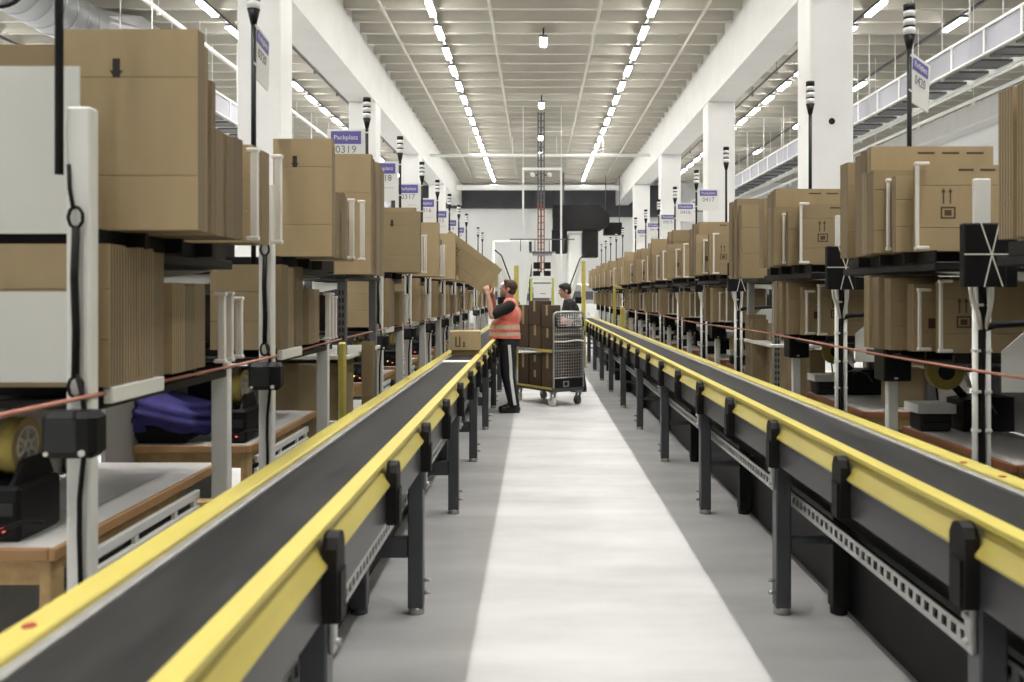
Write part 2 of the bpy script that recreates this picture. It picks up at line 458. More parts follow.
# things on the left belt
t = thing('cardboard_box', 'small brown shipping box with a printed mark lying on the left belt', 'box', (-.705, 8.95, .952), .10)
MB().box(-.135, .135, -.10, .10, 0, .055, c=.004).build('lower_tray', CARD, t)
b = MB().box(-.15, .15, -.14, .14, .0555, .245, 0, c=.004)
b.build('carton_body', CARD, t)
b = MB()
b.box(-.10, -.085, -.1408, -.1402, .09, .19); b.box(-.10, -.05, -.1408, -.1402, .09, .102); b.box(-.062, -.048, -.1408, -.1402, .09, .19)
b.box(-.03, .00, -.1408, -.1402, .09, .10); b.box(-.022, -.006, -.1408, -.1402, .10, .14)
b.build('printed_mark', INKB, t)
MB().box(-.15, .15, -.025, .025, .2452, .2462).build('packing_tape', TAPE, t)
tag(MB().box(-.13, .13, -.09, .09, 0, .012, c=.002).build('white_envelope', PLAST, None, (-.70, 8.0, .9525)), 'flat white packet lying on the left belt in front of the small box', 'packet')

# pull cords along both belts
for s, x, nm in ((-1, -1.3, 'left'), (1, 1.76, 'right')):
    pts = []
    y = .8
    while y < 23:
        pts.append((x, y, 1.253 + .008*math.sin(y*1.1))); y += .6
    m = MB().tube(pts, .0065, 6, 0)
    tag(m.build('pull_cord', RED), 'reddish pull cord stretched along the packing stations above the %s belt' % nm, 'cord', 'pull cords above the belts')
# ------------------------------------------------------------------ lettering
_TX = {}
def text_mesh(txt, size, m):
    key = (txt, size, m.name)
    if key in _TX: return _TX[key]
    cu = bpy.data.curves.new('lettering', 'FONT'); cu.body = txt; cu.size = size; cu.align_x = 'CENTER'; cu.align_y = 'CENTER'
    cu.extrude = .0006; cu.resolution_u = 2
    o = bpy.data.objects.new('lettering_source', cu); COL.objects.link(o)
    dg = bpy.context.evaluated_depsgraph_get()
    me = bpy.data.meshes.new_from_object(o.evaluated_get(dg)); me.name = 'lettering'
    bpy.data.objects.remove(o); bpy.data.curves.remove(cu)
    me.materials.clear(); me.materials.append(m)
    _TX[key] = me
    return me

# ------------------------------------------------------------------ packing stations
TZ = .80
def station(s):
    t = thing('packing_station', 'x', 'packing station', (0, 0, 0), 0, 'packing stations along the belts')
    q = lambda u: s*u
    eu = .08 if s < 0 else .14           # table edge
    # table
    tl_ = 1.38 if s < 0 else 1.2
    MB().box(q(eu+.022), q(eu+.80), .022, tl_, TZ-.032, TZ, c=.002).build('table_top', LAM, t)
    mb = MB().box(q(eu), q(eu+.0215), 0, tl_, TZ-.036, TZ+.002, c=.004)
    mb.box(q(eu+.022), q(eu+.80), 0, .0215, TZ-.036, TZ+.002, c=.004)
    mb.build('edge_band', EDGEL if s < 0 else EDGEB, t)
    mb = MB().box(q(eu+.06), q(eu+.72), .03, .065, TZ-.115, TZ-.037, c=.003)
    mb.box(q(eu+.025), q(eu+.06), .02, .10, TZ-.20, TZ-.037, c=.003)
    mb.box(q(eu+.05), q(eu+.11), .101, 1.1, TZ-.10, TZ-.037, c=.003)
    mb.box(q(eu+.06), q(eu+.70), -.06, .03, TZ-.30, TZ-.265, c=.003)
    mb.build('wooden_frame', OSB, t)
    mb = MB()
    for z in (.695, .63):
        mb.box(q(eu+.004), q(eu+.024), .12, 1.15, z, z+.035, c=.003)
    for y in (.2, .55, .9, 1.1): mb.box(q(eu+.01), q(eu+.024), y, y+.03, .60, .72)
    mb.build('cable_channel', WHITE, t)
    MB().tube([(q(eu+.04), .1, .66), (q(eu+.035), .5, .655), (q(eu+.045), .9, .67), (q(eu+.04), 1.12, .66)], .016, 6).build('cable', RUBBER, t)
    for y in (.08, 1.12):
        MB().box(q(eu+.70), q(eu+.75), y-.025, y+.025, 0, TZ-.037, c=.004).build('leg', WHITE, t)
    # tall post
    if s < 0:
        mb = MB().box(-.035, .035, -.028, .028, 0, 2.10, c=.006)
        mb.box(-.05, .05, -.04, .04, 0, .012)
        mb.build('tall_post', WHITE, t)
        mb = MB().tube([(.0, -.042, 1.31), (.003, -.044, 1.45), (-.002, -.044, 1.60), (.002, -.042, 1.745)], .0115, 8)
        for zc in (1.775, 1.283):
            mb.tube([(.021*math.sin(k*PI/8), -.042+.003*(k % 2), zc+.030*math.cos(k*PI/8)) for k in range(17)], .0055, 6)
        mb.tube([(.006, -.044, 1.32), (.022, -.044, 1.26), (.032, -.05, 1.20), (.03, -.05, 1.10), (.014, -.045, .96), (.012, -.042, .86), (.016, -.038, .6), (.012, -.036, .3)], .0075, 6)
        mb.tube([(-.006, -.042, 1.80), (-.020, -.036, 1.86), (-.025, -.030, 1.93)], .006, 6)
        mb.build('cable', RUBBER, t)
        mb = MB().box(-.055, .100, -.135, -.045, 1.09, 1.222, 0, c=.018)
        mb.box(-.04, .05, -.1365, -.134, 1.11, 1.20, 1, c=.001); mb.cyl((.065, -.139, 1.107), (.065, -.134, 1.107), .010, 8, 2); mb.cyl((-.035, -.139, 1.105), (-.035, -.134, 1.105), .007, 8, 2)
        mb.build('control_box', [BLACK, SCREEN, PLAST], t)
    else:
        mb = MB()
        for x in (-.028, .028):
            mb.cyl((x, 0, 0), (x, 0, 1.80), .0125, 10)
        for z in (.6, .95, 1.12, 1.3, 1.5): mb.box(-.04, .04, -.016, .016, z, z+.012)
        mb.box(-.06, .06, -.05, .05, 0, .012)
        mb.build('tall_post', WHITE, t)
        MB().box(-.036, .036, -.012, .012, 1.80, 2.06, c=.004).build('post_plate', WHITE, t)
        mb = MB()
        for dx, dy in ((0, -.008), (.006, .010), (-.007, .004)):
            mb.tube([(dx, dy, .45), (dx*1.4, dy-.006, .8), (dx, dy, 1.1), (dx*1.2, dy-.008, 1.35), (dx+.01, dy, 1.5), (dx, dy, 1.66)], .011, 6)
        mb.tube([(-.01, -.015, 1.40), (-.03, -.03, 1.47), (-.055, -.03, 1.53), (-.06, -.02, 1.60)], .010, 6, 1)
        mb.tube([(.01, -.015, 1.40), (.02, -.03, 1.48), (.03, -.03, 1.53), (.035, -.02, 1.60)], .010, 6, 1)
        mb.build('cable', [RUBBER, PLAST], t)
        mb = MB().box(-.115, .068, -.085, -.035, 1.585, 1.86, c=.006)
        mb.box(.07, .135, -.05, .03, 1.585, 1.80, c=.006)
        mon = mb.build('monitor', BLACK, t)
        mb = MB()
        mb.box(-.116, .13, -.0868, -.0855, 1.722, 1.728)
        for a, b in (((-.045, 1.86), (.05, 1.585)), ((.035, 1.86), (-.03, 1.585))):
            d = Vector((b[0]-a[0], 0, b[1]-a[1])).normalized(); n = Vector((-d.z, 0, d.x))*.0027
            mb.add([(a[0]-n.x, -.0868, a[1]-n.z), (a[0]+n.x, -.0868, a[1]+n.z), (b[0]+n.x, -.0868, b[1]+n.z), (b[0]-n.x, -.0868, b[1]-n.z),
                    (a[0]-n.x, -.0852, a[1]-n.z), (a[0]+n.x, -.0852, a[1]+n.z), (b[0]+n.x, -.0852, b[1]+n.z), (b[0]-n.x, -.0852, b[1]-n.z)],
                   [(0, 1, 2, 3), (4, 5, 6, 7), (0, 1, 5, 4), (2, 3, 7, 6), (1, 2, 6, 5), (0, 3, 7, 4)])
        mb.build('strap', PLAST, mon)
    # short post carrying the lower shelf
    ys = 1.17 if s < 0 else 1.0
    mb = MB().box(-.036 if s < 0 else -.028, .036 if s < 0 else .028, ys-.025, ys+.025, 0, 1.27 if s < 0 else 1.08, c=.005)
    mb.build('short_post', WHITE, t)
    if s > 0:
        mb = MB().box(-.075, .075, ys-.09, ys+.06, 1.083, 1.262, 0, c=.008); mb.box(-.02, .0, ys-.0925, ys-.089, 1.095, 1.105, 1)
        mb.build('control_box', [BLACK, PLAST], t)
    # shelves (black trays) with white front lip, and their white dividers
    uf = .0 if s < 0 else -.16
    mb = MB().box(q(uf), q(.58), .10, 1.31, 1.662, 1.70, c=.004)
    mb.box(q(uf), q(uf+.01), .10, 1.22, 1.70, 1.752); mb.box(q(.57), q(.58), .10, 1.22, 1.70, 2.0)
    for y in (.3, .6, .9): mb.box(q(uf-.06), q(.57), y-.01, y+.01, 1.70, 1.752)
    us = mb.build('upper_shelf', BLACKM, t)
    mb = MB().box(q(-.03), q(.62), .06, 1.30, 1.205, 1.235, c=.004)
    mb.box(q(.61), q(.62), .06, 1.30, 1.235, 1.55)
    for y in (.2, .5, .8, 1.1): mb.box(q(-.03), q(.60), y-.01, y+.01, 1.235, 1.272)
    ls = mb.build('lower_shelf', BLACKM, t)
    if s < 0: MB().box(q(-.06), q(-.031), .06, .44, 1.222, 1.272, c=.004).build('shelf_lip', WHITE, ls)
    def divider(par, u, y, z, h):
        wv = .028 if s < 0 else .016
        dy = .011 if s < 0 else .007
        m = MB().box(q(u), q(u+wv), y-dy, y+dy, z, z+h, c=.003)
        ex = .042 if s < 0 else .062
        m.box(q(u-.004), q(u+ex), y-dy-.003, y+dy+.003, z-.006, z+.010, c=.003); m.box(q(u-.004), q(u+ex), y-dy-.003, y+dy+.003, z+h-.008, z+h+.008, c=.003)
        m.build('divider', PLAST, par)
    if s < 0:
        divider(us, -.27, .80, 1.765, .34); divider(us, -.27, 1.12, 1.77, .36)
        divider(ls, -.10, .93, 1.285, .27); divider(ls, -.10, 1.02, 1.285, .27); divider(ls, -.08, 1.20, 1.285, .25)
    else:
        divider(us, -.205, .20, 1.765, .39); divider(us, -.27, .375, 1.77, .33)
        divider(ls, -.06, .28, 1.285, .33); divider(ls, -.10, .42, 1.285, .29)
    # shelf brackets and rear frame
    for y in (.14, 1.18):
        m = MB().prism([(q(uf+.02), 1.655), (q(.60), 1.655), (q(.60), 1.56), (q(.40), 1.60)], 'y', y-.012, y+.012)
        m.build('shelf_bracket', WHITE, t)
        MB().box(q(.605), q(.665), y-.03, y+.03, 0, 2.28, c=.005).build('rear_post', GREYM, t)
    t_us, t_ls = us, ls
    if s > 0:
        MB().prism([(.10, 1.12), (.46, 1.12), (.46, 1.42), (.24, 1.42), (.10, 1.30)], 'y', .020, .026).build('end_plate', PLATE, ls)
        MB().tube([(0, .0, 1.40), (.05, -.02, 1.42), (.14, -.03, 1.425), (.40, -.03, 1.44)], .016, 8).build('clamp_arm', BLACK, t)
    MB().box(q(.67), q(.69), -.28, 1.46, .03, 1.64).build('rear_panel', mat_once('bounce_panel_grey', (.42, .41, .385)), t)  # added board: blocks side-bay light, pale to bounce light onto the tables
    return t
_MO = {}
def mat_once(n, c):
    if n not in _MO: _MO[n] = mat(n, c, .7, vary=.2, scale=2)
    return _MO[n]

XPL, XPR = -1.335, 1.955
LY = [2.65, 4.47, 7.65, 9.40, 11.15, 12.90, 14.65, 16.40, 19.9, 21.6, 23.3]
RY = [2.20, 3.95, 5.77, 8.70, 10.48, 12.22, 13.95, 15.7, 17.4, 20.1, 21.8, 23.5, 25.2, 26.9]
pl = station(-1); pr_ = station(1)
for i, y in enumerate(LY):
    o = pl if i == 0 else dup(pl, (0, 0, 0))
    o.location = (XPL, y, 0)
    o['label'] = 'white framed packing station with two carton shelves, %s along the left belt' % ordn(i)
for i, y in enumerate(RY):
    o = pr_ if i == 0 else dup(pr_, (0, 0, 0))
    o.location = (XPR, y, 0)
    o['label'] = 'packing station with strapped black monitor and carton shelves, %s along the right belt' % ordn(i)

us0 = [c for c in KIDS[pl.name] if c.name.startswith('upper_shelf')][0]; ls0 = [c for c in KIDS[pl.name] if c.name.startswith('lower_shelf')][0]
MB().box(-.58, -.04, .062, .066, 1.735, 2.24).build('end_plate', PLATE, us0)
MB().box(-.60, -.04, .028, .032, 1.29, 1.56).build('end_plate', PLATE, ls0)
# ------------------------------------------------------------------ cartons
_CM = {}
def carton_mesh(w, t, h, style):
    key = (round(w, 3), round(t, 3), round(h, 3), style)
    if key in _CM: return _CM[key]
    g = .0035; hh = t/2
    zs = [.27*h, .76*h] if style != 'plain' else [.33*h, .68*h]
    L = [(-hh, 0)]
    for z in zs: L += [(-hh, z-.003), (-hh+g, z), (-hh, z+.003)]
    L += [(-hh, h)]
    Rr = [(-y, z) for y, z in reversed(L)]
    poly = L + Rr
    mb = MB(); n = len(poly)
    vs = [(-w/2, y, z) for y, z in poly] + [(w/2, y, z) for y, z in poly]
    for i in range(n):
        (y0, z0), (y1, z1) = poly[i], poly[(i+1) % n]
        mb.add([vs[i], vs[(i+1) % n], vs[n+(i+1) % n], vs[n+i]], [(0, 1, 2, 3)], 1 if abs(z0-z1) < 1e-9 else 0)
    mb.add(vs[:n], [list(range(n))], 1); mb.add(vs[n:], [list(range(n))], 1)
    f = -hh - .0006
    def pbox(x0, x1, z0, z1, mi): mb.box(x0, x1, f, -hh+.0004, z0, z1, mi)
    if style == 'arrow':
        cx, cz = (-.04 if w > .3 else 0), h*.80
        mb.prism([(cx-.012, cz-.004), (cx-.012, cz+.034), (cx+.012, cz+.034), (cx+.012, cz-.004), (cx+.022, cz-.004), (cx+.012, cz-.016), (cx+.012, cz-.026), (cx-.012, cz-.026), (cx-.012, cz-.016), (cx-.022, cz-.004)], 'y', f, -hh+.0004, 2)
    if style in ('print', 'slots'):
        cx, cz = -w*.22, h*.50
        for dx in (-.024, .008):
            pbox(cx+dx, cx+dx+.007, cz+.02, cz+.075, 3)
            mb.prism([(cx+dx-.008, cz+.072), (cx+dx+.0035, cz+.092), (cx+dx+.015, cz+.072)], 'y', f, -hh+.0004, 3)
        pbox(cx-.034, cx+.036, cz-.05, cz-.042, 3); pbox(cx-.034, cx+.036, cz-.002, cz+.006, 3)
        pbox(cx-.034, cx-.026, cz-.042, cz-.002, 3); pbox(cx+.028, cx+.036, cz-.042, cz-.002, 3); pbox(cx-.016, cx+.018, cz-.036, cz-.009, 3)
    if style == 'slots':
        for k in range(3): pbox(-w*.12+k*w*.2, -w*.12+k*w*.2+w*.14, h*.93, h*.93+.010, 3)
    if style == 'square':
        pbox(-w*.30, -w*.30+.05, h*.34, h*.34+.05, 3)
    me = mb.mesh('flattened_carton', [CARD, CARDE, INK, INKB])
    _CM[key] = me
    return me
NC = 0
SW = {'arrow': 'with black arrow mark', 'print': 'with printed symbols', 'slots': 'with slotted top edge', 'square': 'with printed square', 'plain': ''}
def carton(s, inner, y, w, t, h, z, style, label, group, yaw=0.0, lean=0.0):
    global NC
    me = carton_mesh(w, t, h, style)
    o = bpy.data.objects.new('flattened_carton', me); COL.objects.link(o)
    o.location = (s*(inner + w/2), y, z); o.rotation_euler = (lean, 0, yaw)
    tag(o, label, 'carton', group); NC += 1
    return o

def fill(s, Yp, seq, level, si, nth_nm):
    z = 1.7535 if level == 'upper' else 1.2735
    seq = sorted(seq)
    for k, (y, t, inner, w, h, style) in enumerate(seq):
        far = Yp > 9
        if far:
            h = round(h*R.choice((.9, 1.0, 1.0, 1.08)), 3); inner += R.choice((-.03, 0, .02))
        adj = 'tall' if h > .5 else 'short' if h < .34 else 'flat'
        ext = SW[style]
        lb = '%s %s carton%s, %s shelf, %s station on the %s side' % (
            (ordn(k) + '-nearest') if k else 'nearest', adj, (' ' + ext) if ext else '', level, nth_nm, 'left' if s < 0 else 'right')
        carton(s, inner, Yp + y, w, t, h, z, style, lb, 'cartons on the packing station shelves', yaw=R.uniform(-.012, .012))

LU1 = [(.20, .06, 1.06, .43, .63, 'arrow'), (.262, .05, 1.07, .42, .60, 'plain'), (.318, .045, 1.065, .36, .50, 'plain'), (.45, .09, 1.09, .36, .365, 'plain'), (.545, .09, 1.085, .36, .36, 'plain'),
       (.645, .10, 1.09, .34, .37, 'plain'), (.89, .10, 1.10, .36, .38, 'plain'), (.995, .10, 1.095, .36, .375, 'plain')]
LU2 = [(.30, .06, 1.075, .31, .62, 'arrow'), (.365, .05, 1.085, .31, .60, 'plain'), (.47, .10, 1.09, .34, .36, 'plain'), (.58, .10, 1.08, .34, .37, 'plain'), (.685, .09, 1.09, .34, .36, 'plain'), (.93, .09, 1.10, .3, .36, 'plain')]
LU3 = [(.38, .06, 1.03, .42, .54, 'arrow'), (.45, .06, 1.08, .50, .58, 'plain'), (.56, .11, 1.10, .4, .44, 'plain'), (.685, .11, 1.08, .4, .46, 'plain'), (.95, .13, 1.12, .4, .40, 'plain')]
LL1 = [(.10, .10, 1.28, .36, .43, 'plain'), (.205, .10, 1.285, .36, .425, 'plain'), (.31, .10, 1.28, .36, .43, 'plain'), (.42, .10, 1.29, .36, .42, 'plain'), (.55, .10, 1.27, .34, .32, 'plain'), (.66, .11, 1.275, .34, .31, 'plain'), (.78, .10, 1.28, .34, .32, 'plain')]
LL2 = [(.12, .12, 1.28, .36, .43, 'plain'), (.25, .12, 1.285, .36, .42, 'plain'), (.40, .14, 1.28, .36, .43, 'plain'), (.62, .12, 1.27, .34, .31, 'plain'), (.76, .13, 1.275, .34, .31, 'plain')]
LL3 = [(.14, .15, 1.26, .36, .42, 'plain'), (.34, .18, 1.27, .36, .40, 'plain'), (.68, .20, 1.25, .34, .31, 'plain')]
for i, y in enumerate(LY):
    nm = ordn(i)
    fill(-1, y, LU1 if i == 0 else LU2 if i == 1 else LU3 if i < 8 else LU3[:4], 'upper', i, nm)
    fill(-1, y, LL1 if i == 0 else LL2 if i == 1 else LL3 if i < 8 else LL3[1:], 'lower', i, nm)
RU1 = [(.25, .05, 1.77, .50, .40, 'slots'), (.325, .05, 1.70, .45, .36, 'plain'), (.44, .08, 1.63, .46, .40, 'square'), (.53, .08, 1.635, .46, .405, 'plain'), (.645, .06, 1.70, .62, .55, 'slots'),
       (.715, .07, 1.695, .56, .54, 'plain'), (.80, .08, 1.70, .5, .53, 'plain'), (1.02, .12, 1.70, .5, .52, 'square')]
RU3 = [(.27, .06, 1.72, .50, .40, 'print'), (.45, .10, 1.62, .46, .41, 'square'), (.62, .08, 1.68, .56, .55, 'slots'), (.75, .11, 1.65, .5, .54, 'plain'), (1.0, .12, 1.66, .5, .5, 'plain')]
RL1 = [(.35, .05, 1.92, .40, .34, 'print'), (.50, .08, 1.85, .36, .33, 'square'), (.61, .08, 1.78, .36, .36, 'plain'), (.71, .09, 1.76, .36, .37, 'plain'), (.81, .08, 1.75, .36, .38, 'square')]
RL3 = [(.34, .06, 1.90, .40, .34, 'print'), (.53, .13, 1.80, .36, .35, 'plain'), (.76, .15, 1.77, .36, .36, 'square')]
for i, y in enumerate(RY):
    nm = ordn(i)
    if i == 0:
        fill(1, y, [(.80, .10, 1.72, .5, .53, 'plain'), (.93, .10, 1.70, .5, .54, 'plain'), (1.06, .10, 1.70, .5, .54, 'square')], 'upper', i, nm)
        fill(1, y, [(.75, .12, 1.80, .4, .38, 'plain'), (.95, .12, 1.78, .4, .36, 'plain')], 'lower', i, nm)
        continue
    fill(1, y, RU1 if i < 3 else RU3 if i < 9 else RU3[:4], 'upper', i, nm)
    fill(1, y, RL1 if i < 3 else RL3, 'lower', i, nm)
# one wide carton behind the nearest left end plate
carton(-1, 1.50, 2.98, .62, .05, .62, 1.7535, 'plain', 'widest flat carton standing behind the white end plate at the left picture edge', 'cartons on the packing station shelves')

# ------------------------------------------------------------------ racks in the two gaps of the station rows
def gap_rack(s, x, y, ln, label):
    t = thing('carton_rack', label, 'rack', (s*x, y, 0)); q = lambda u: s*u
    for u, yy in ((0, .06), (0, ln-.06), (.6, .06), (.6, ln-.06)):
        mb = MB().box(q(u-.028), q(u+.028), yy-.03, yy+.03, 0, 1.66, c=.003)
        if u == 0 and yy < .1:
            z = .5
            while z < 1.6: mb.box(q(u-.016), q(u-.006), yy-.0315, yy-.029, z, z+.03, 1); mb.box(q(u+.006), q(u+.016), yy-.0315, yy-.029, z, z+.03, 1); z += .05
        mb.build('upright', [GREYM if s < 0 else ZINC, BLACKM], t)
    for z in (.68, 1.12, 1.66):
        MB().box(q(-.05), q(.65), 0, ln, z, z+.028, c=.004).build('shelf', WHITE if z < 1.5 else BLACKM, t)
    return t
gap_rack(-1, 1.30, 5.98, 1.25, 'rack with dark slotted upright between the second and third left stations')
gap_rack(1, 1.97, 7.32, 1.0, 'narrow metal rack standing in the gap of the right station row')
G = 'tall cartons on the gap racks'
for k, (y, t_, inn, w, h) in enumerate(((6.03, .08, 1.10, .24, .80), (6.14, .10, 1.11, .26, .79), (6.27, .12, 1.10, .26, .78), (6.42, .12, 1.11, .26, .79), (6.58, .12, 1.12, .26, .77))):
    carton(-1, inn, y, w, t_, h, 1.689, 'plain', '%s tall carton on the top of the slotted rack beside the left belt' % ((ordn(k)+'-nearest') if k else 'nearest'), G)
for k, (y, t_, inn, w, h) in enumerate(((7.40, .10, 1.68, .4, .60), (7.53, .12, 1.67, .42, .66), (7.68, .12, 1.66, .4, .65), (7.83, .10, 1.70, .4, .6))):
    carton(1, inn, y, w, t_, h, 1.689, 'plain', '%s tall carton on the top of the narrow rack in the right row' % ((ordn(k)+'-nearest') if k else 'nearest'), G)
# big closed cartons on the left rack, standing cartons on the floor of the gaps
t = thing('shipping_box', 'wide brown closed box on the lower shelf of the slotted left rack', 'box', (-1.60, 6.30, .709))
MB().box(-.30, .27, -.26, .26, 0, .385, c=.005).build('carton_body', CARD, t)
MB().box(-.301, .271, -.03, .03, .3845, .3865).build('packing_tape', TAPE, t)
MB().box(-.302, .272, -.265, .265, .34, .3835, c=.003).build('lid_edge', CARD, t)
for k, (x, y, w, t_, h) in enumerate(((-1.195, 6.42, .08, .10, 1.22), (-1.47, 5.86, .14, .05, 1.1))):
    o = carton(-1, -x - w/2, y, w, t_, h, 0, 'plain', ('narrow' if k == 0 else 'wider') + ' upright carton strip leaning at the foot of the slotted left rack', 'upright cartons on the floor')
for k, (x, y, w, t_, h) in enumerate(((2.02, 8.28, .16, .14, 1.37), (2.0, 8.08, .14, .12, 1.33), (2.15, 7.95, .20, .10, 1.30), (2.10, 7.22, .14, .12, 1.16), (2.20, 7.08, .12, .10, 1.12))):
    carton(1, x-w/2, y, w, t_, h, 0, 'plain', '%s long carton standing upright on the floor in the right row gap' % (ordn(k)+'-farthest' if k else 'farthest'), 'upright cartons on the floor')

# ------------------------------------------------------------------ signal lights on poles
def signal_light():
    t = thing('signal_light', 'x', 'signal light', (0, 0, 0), 0, 'signal lights above the stations')
    MB().cyl((0, 0, 1.703), (0, 0, 2.90), .0125, 10).build('pole', BLACK, t)
    MB().cyl((0, 0, 2.88), (0, 0, 2.952), .014, 16, 0, .030).build('base_cone', BLACK, t)
    z = 2.9525
    for h, m, nm in ((.004, BLACK, 'collar'), (.037, LENSM, 'lens'), (.012, BLACK, 'collar'), (.034, LENSM, 'lens'), (.013, BLACK, 'collar'), (.031, LENSM, 'lens'), (.038, BLACK, 'cap')):
        MB().cyl((0, 0, z), (0, 0, z+h), .031, 18).build(nm, m, t); z += h
    return t
LB = [2.612, 4.43, 7.17, 8.92, 10.63, 12.3, 14.0, 15.7, 17.4, 20.9, 22.6]
RB = [4.87, 6.63] + [y + .86 for y in RY[3:]]
sl = None
for s, x, ys, nm in ((-1, -1.347, LB, 'left'), (1, 2.02, RB, 'right')):
    for i, y in enumerate(ys):
        if sl is None: sl = signal_light()
        o = dup(sl, (0, 0, 0))
        o.location = (x if i > 1 or s > 0 else (-1.384, -1.39)[i], y, 0)
        if s < 0 and i == 0: KIDS[o.name][0].data = MB().cyl((0, 0, 1.90), (0, 0, 2.90), .0125, 10).mesh('pole', BLACK)
        o['label'] = 'black and white ringed signal light on a black pole, %s along the %s row' % (ordn(i), nm)

for c in KIDS.pop(sl.name): bpy.data.objects.remove(c)
bpy.data.objects.remove(sl)
# ------------------------------------------------------------------ station signs
def sign(px, py, ztop, dx, num, w, h, yaw, roll, label):
    """panel hung on a signal pole; dx = +1/-1: to which side of the pole it reaches"""
    t = thing('station_sign', label, 'sign', (px, py, ztop), yaw, 'numbered station signs')
    t.rotation_euler = (0, roll, yaw)
    x0, x1 = (.016, .016+w) if dx > 0 else (-.016-w, -.016)
    MB().box(x0, x1, -.004, .004, -h, 0, c=.001).build('panel', PAPER, t)
    c = (x0+x1)/2
    hd = MB().box(x0+w*.10, x1-w*.10, -.0062, -.0045, -.085*h/.3-.01, -.018, c=.0)
    hd.build('header', PURP, t)
    zc = (-.085*h/.3-.01-.018)/2
    obj('lettering', text_mesh('Packplatz', .052*w/.3, PAPER), t, (c, -.0075, zc)).rotation_euler = (PI/2, 0, 0)
    obj('number', text_mesh(num, .085*w/.3, GREYT), t, (c, -.0055, -.50*h if h < .3 else -.165)).rotation_euler = (PI/2, 0, 0)
    if h > .3:
        MB().box(c, c+w*.34, -.0055, -.0045, -.262, -.259).build('printed_line', GREYT, t)
    for z in (-.03, -h+.05): MB().box(-.018 if dx > 0 else -.03, .03 if dx > 0 else .018, -.016, -.0135, z-.005, z+.005).build('cable_tie', PLAST, t)
def sl_lab(num, side, extra=''): return 'white station sign with purple header numbered %s on the %s row%s' % (num, side, extra)
sign(-1.39, 4.43, 2.90, 1, '0320', .25, .27, 1.58, .10, sl_lab('0320', 'left', ', turned nearly edge-on'))
for y, n in ((7.17, '0319'), (8.92, '0318'), (10.63, '0317'), (12.3, '0316'), (14.0, '0315'), (15.7, '0314'), (17.4, '0313')):
    sign(-1.347, y, 2.872, -1, n, .30, .385, 0, 0, sl_lab(n, 'left'))
sign(2.02, 4.87, 2.87, 1, '0420', .27, .27, .80, .10, sl_lab('0420', 'right', ', turned nearly edge-on'))
for y, n in zip(RB[3:8], ('0417', '0416', '0415', '0414', '0413')):
    sign(2.02, y, 2.885, 1, n, .27, .27, 0, 0, sl_lab(n, 'right'))

# ------------------------------------------------------------------ equipment on the tables
def tape_left():
    t = thing('tape_dispenser', 'x', 'tape dispenser', (0, 0, 0), 0, 'tape dispensers on the tables')
    mb = MB().box(-.10, .07, -.10, .14, .001, .17, 0, c=.012); mb.prism([(-.09, .17), (.14, .17), (.10, .24), (-.02, .24)], 'x', -.06, -.045); mb.prism([(-.09, .17), (.14, .17), (.10, .24), (-.02, .24)], 'x', .03, .045)
    mb.box(-.05, -.02, -.103, -.098, .10, .13, 1); mb.box(.0, .05, -.103, -.098, .08, .12, 1)
    mb.cyl((.02, -.104, .04), (.02, -.098, .04), .008, 8, 2); mb.cyl((-.03, -.104, .055), (-.03, -.098, .055), .007, 8, 3)
    mb.build('body', [BLACK, SCREEN, LEDR, LEDY], t)
    r = MB().ring((-.007, .03, .275), 'x', .062, .088, .055, 28, 0, 1)
    ro = r.build('tape_roll', [TAPE, mat_once('amber_tape', (.47, .38, .10))], t)
    h = MB().ring((-.007, .03, .275), 'x', .054, .0615, .060, 24)
    h.ring((-.007, .03, .275), 'x', .012, .022, .060, 16)
    for k in range(6):
        a = k*PI/3; h.box(-.03, .03, -.006, .006, .02, .056, 0, 0, Matrix.Translation((-.007, .03, .275)) @ Matrix.Rotation(a, 4, 'X'))
    h.build('roll_hub', PLAST, ro)
    MB().tube([(-.02, -.10, .06), (.04, -.16, .05), (.10, -.15, .075), (.16, -.13, .07)], .006, 6).build('cord', RUBBER, t)
    return t
def tape_right():
    t = thing('tape_dispenser', 'x', 'tape dispenser', (0, 0, 0), 0, 'tape dispensers on the tables')
    mb = MB().prism([(-.02, .001), (.26, .001), (.26, .19), (.10, .19), (-.02, .17)], 'y', -.09, .11)
    mb.prism([(-.10, .31), (-.075, .335), (.06, .19), (.02, .17)], 'y', .0205, .034)
    mb.build('body', BLACK, t)
    ro = MB().ring((-.09, -.02, .325), 'y', .046, .100, .05, 28, 0).build('tape_roll', [mat_once('amber_tape', (.47, .38, .10))], t)
    MB().cyl((-.09, -.05, .325), (-.09, .02, .325), .045, 20).build('roll_hub', BLACK, ro)
    m = MB().prism([(.0, .365), (.006, .372), (.055, .24), (.047, .235)], 'y', -.045, .005)
    m.build('tape_end', PLAST, ro)
    MB().tube([(.02, -.093, .16), (.06, -.10, .18), (.12, -.10, .16), (.16, -.095, .10)], .006, 6).build('lever', GREYM, t)
    return t
tl = tape_left(); tr_ = tape_right()
for i, y in enumerate(LY[:8]):
    o = tl if i == 0 else dup(tl, (0, 0, 0)); o.location = (-1.63 if i == 0 else -1.53, y+.17, TZ)
    o['label'] = 'black tape dispenser with amber roll on the table of the %s left station' % ordn(i)
for i, y in enumerate(RY[1:9]):
    o = tr_ if i == 0 else dup(tr_, (0, 0, 0)); o.location = (2.36, y+1.07, TZ)
    o['label'] = 'black tape dispenser with upright amber roll on the table of the %s right station' % ordn(i+1)
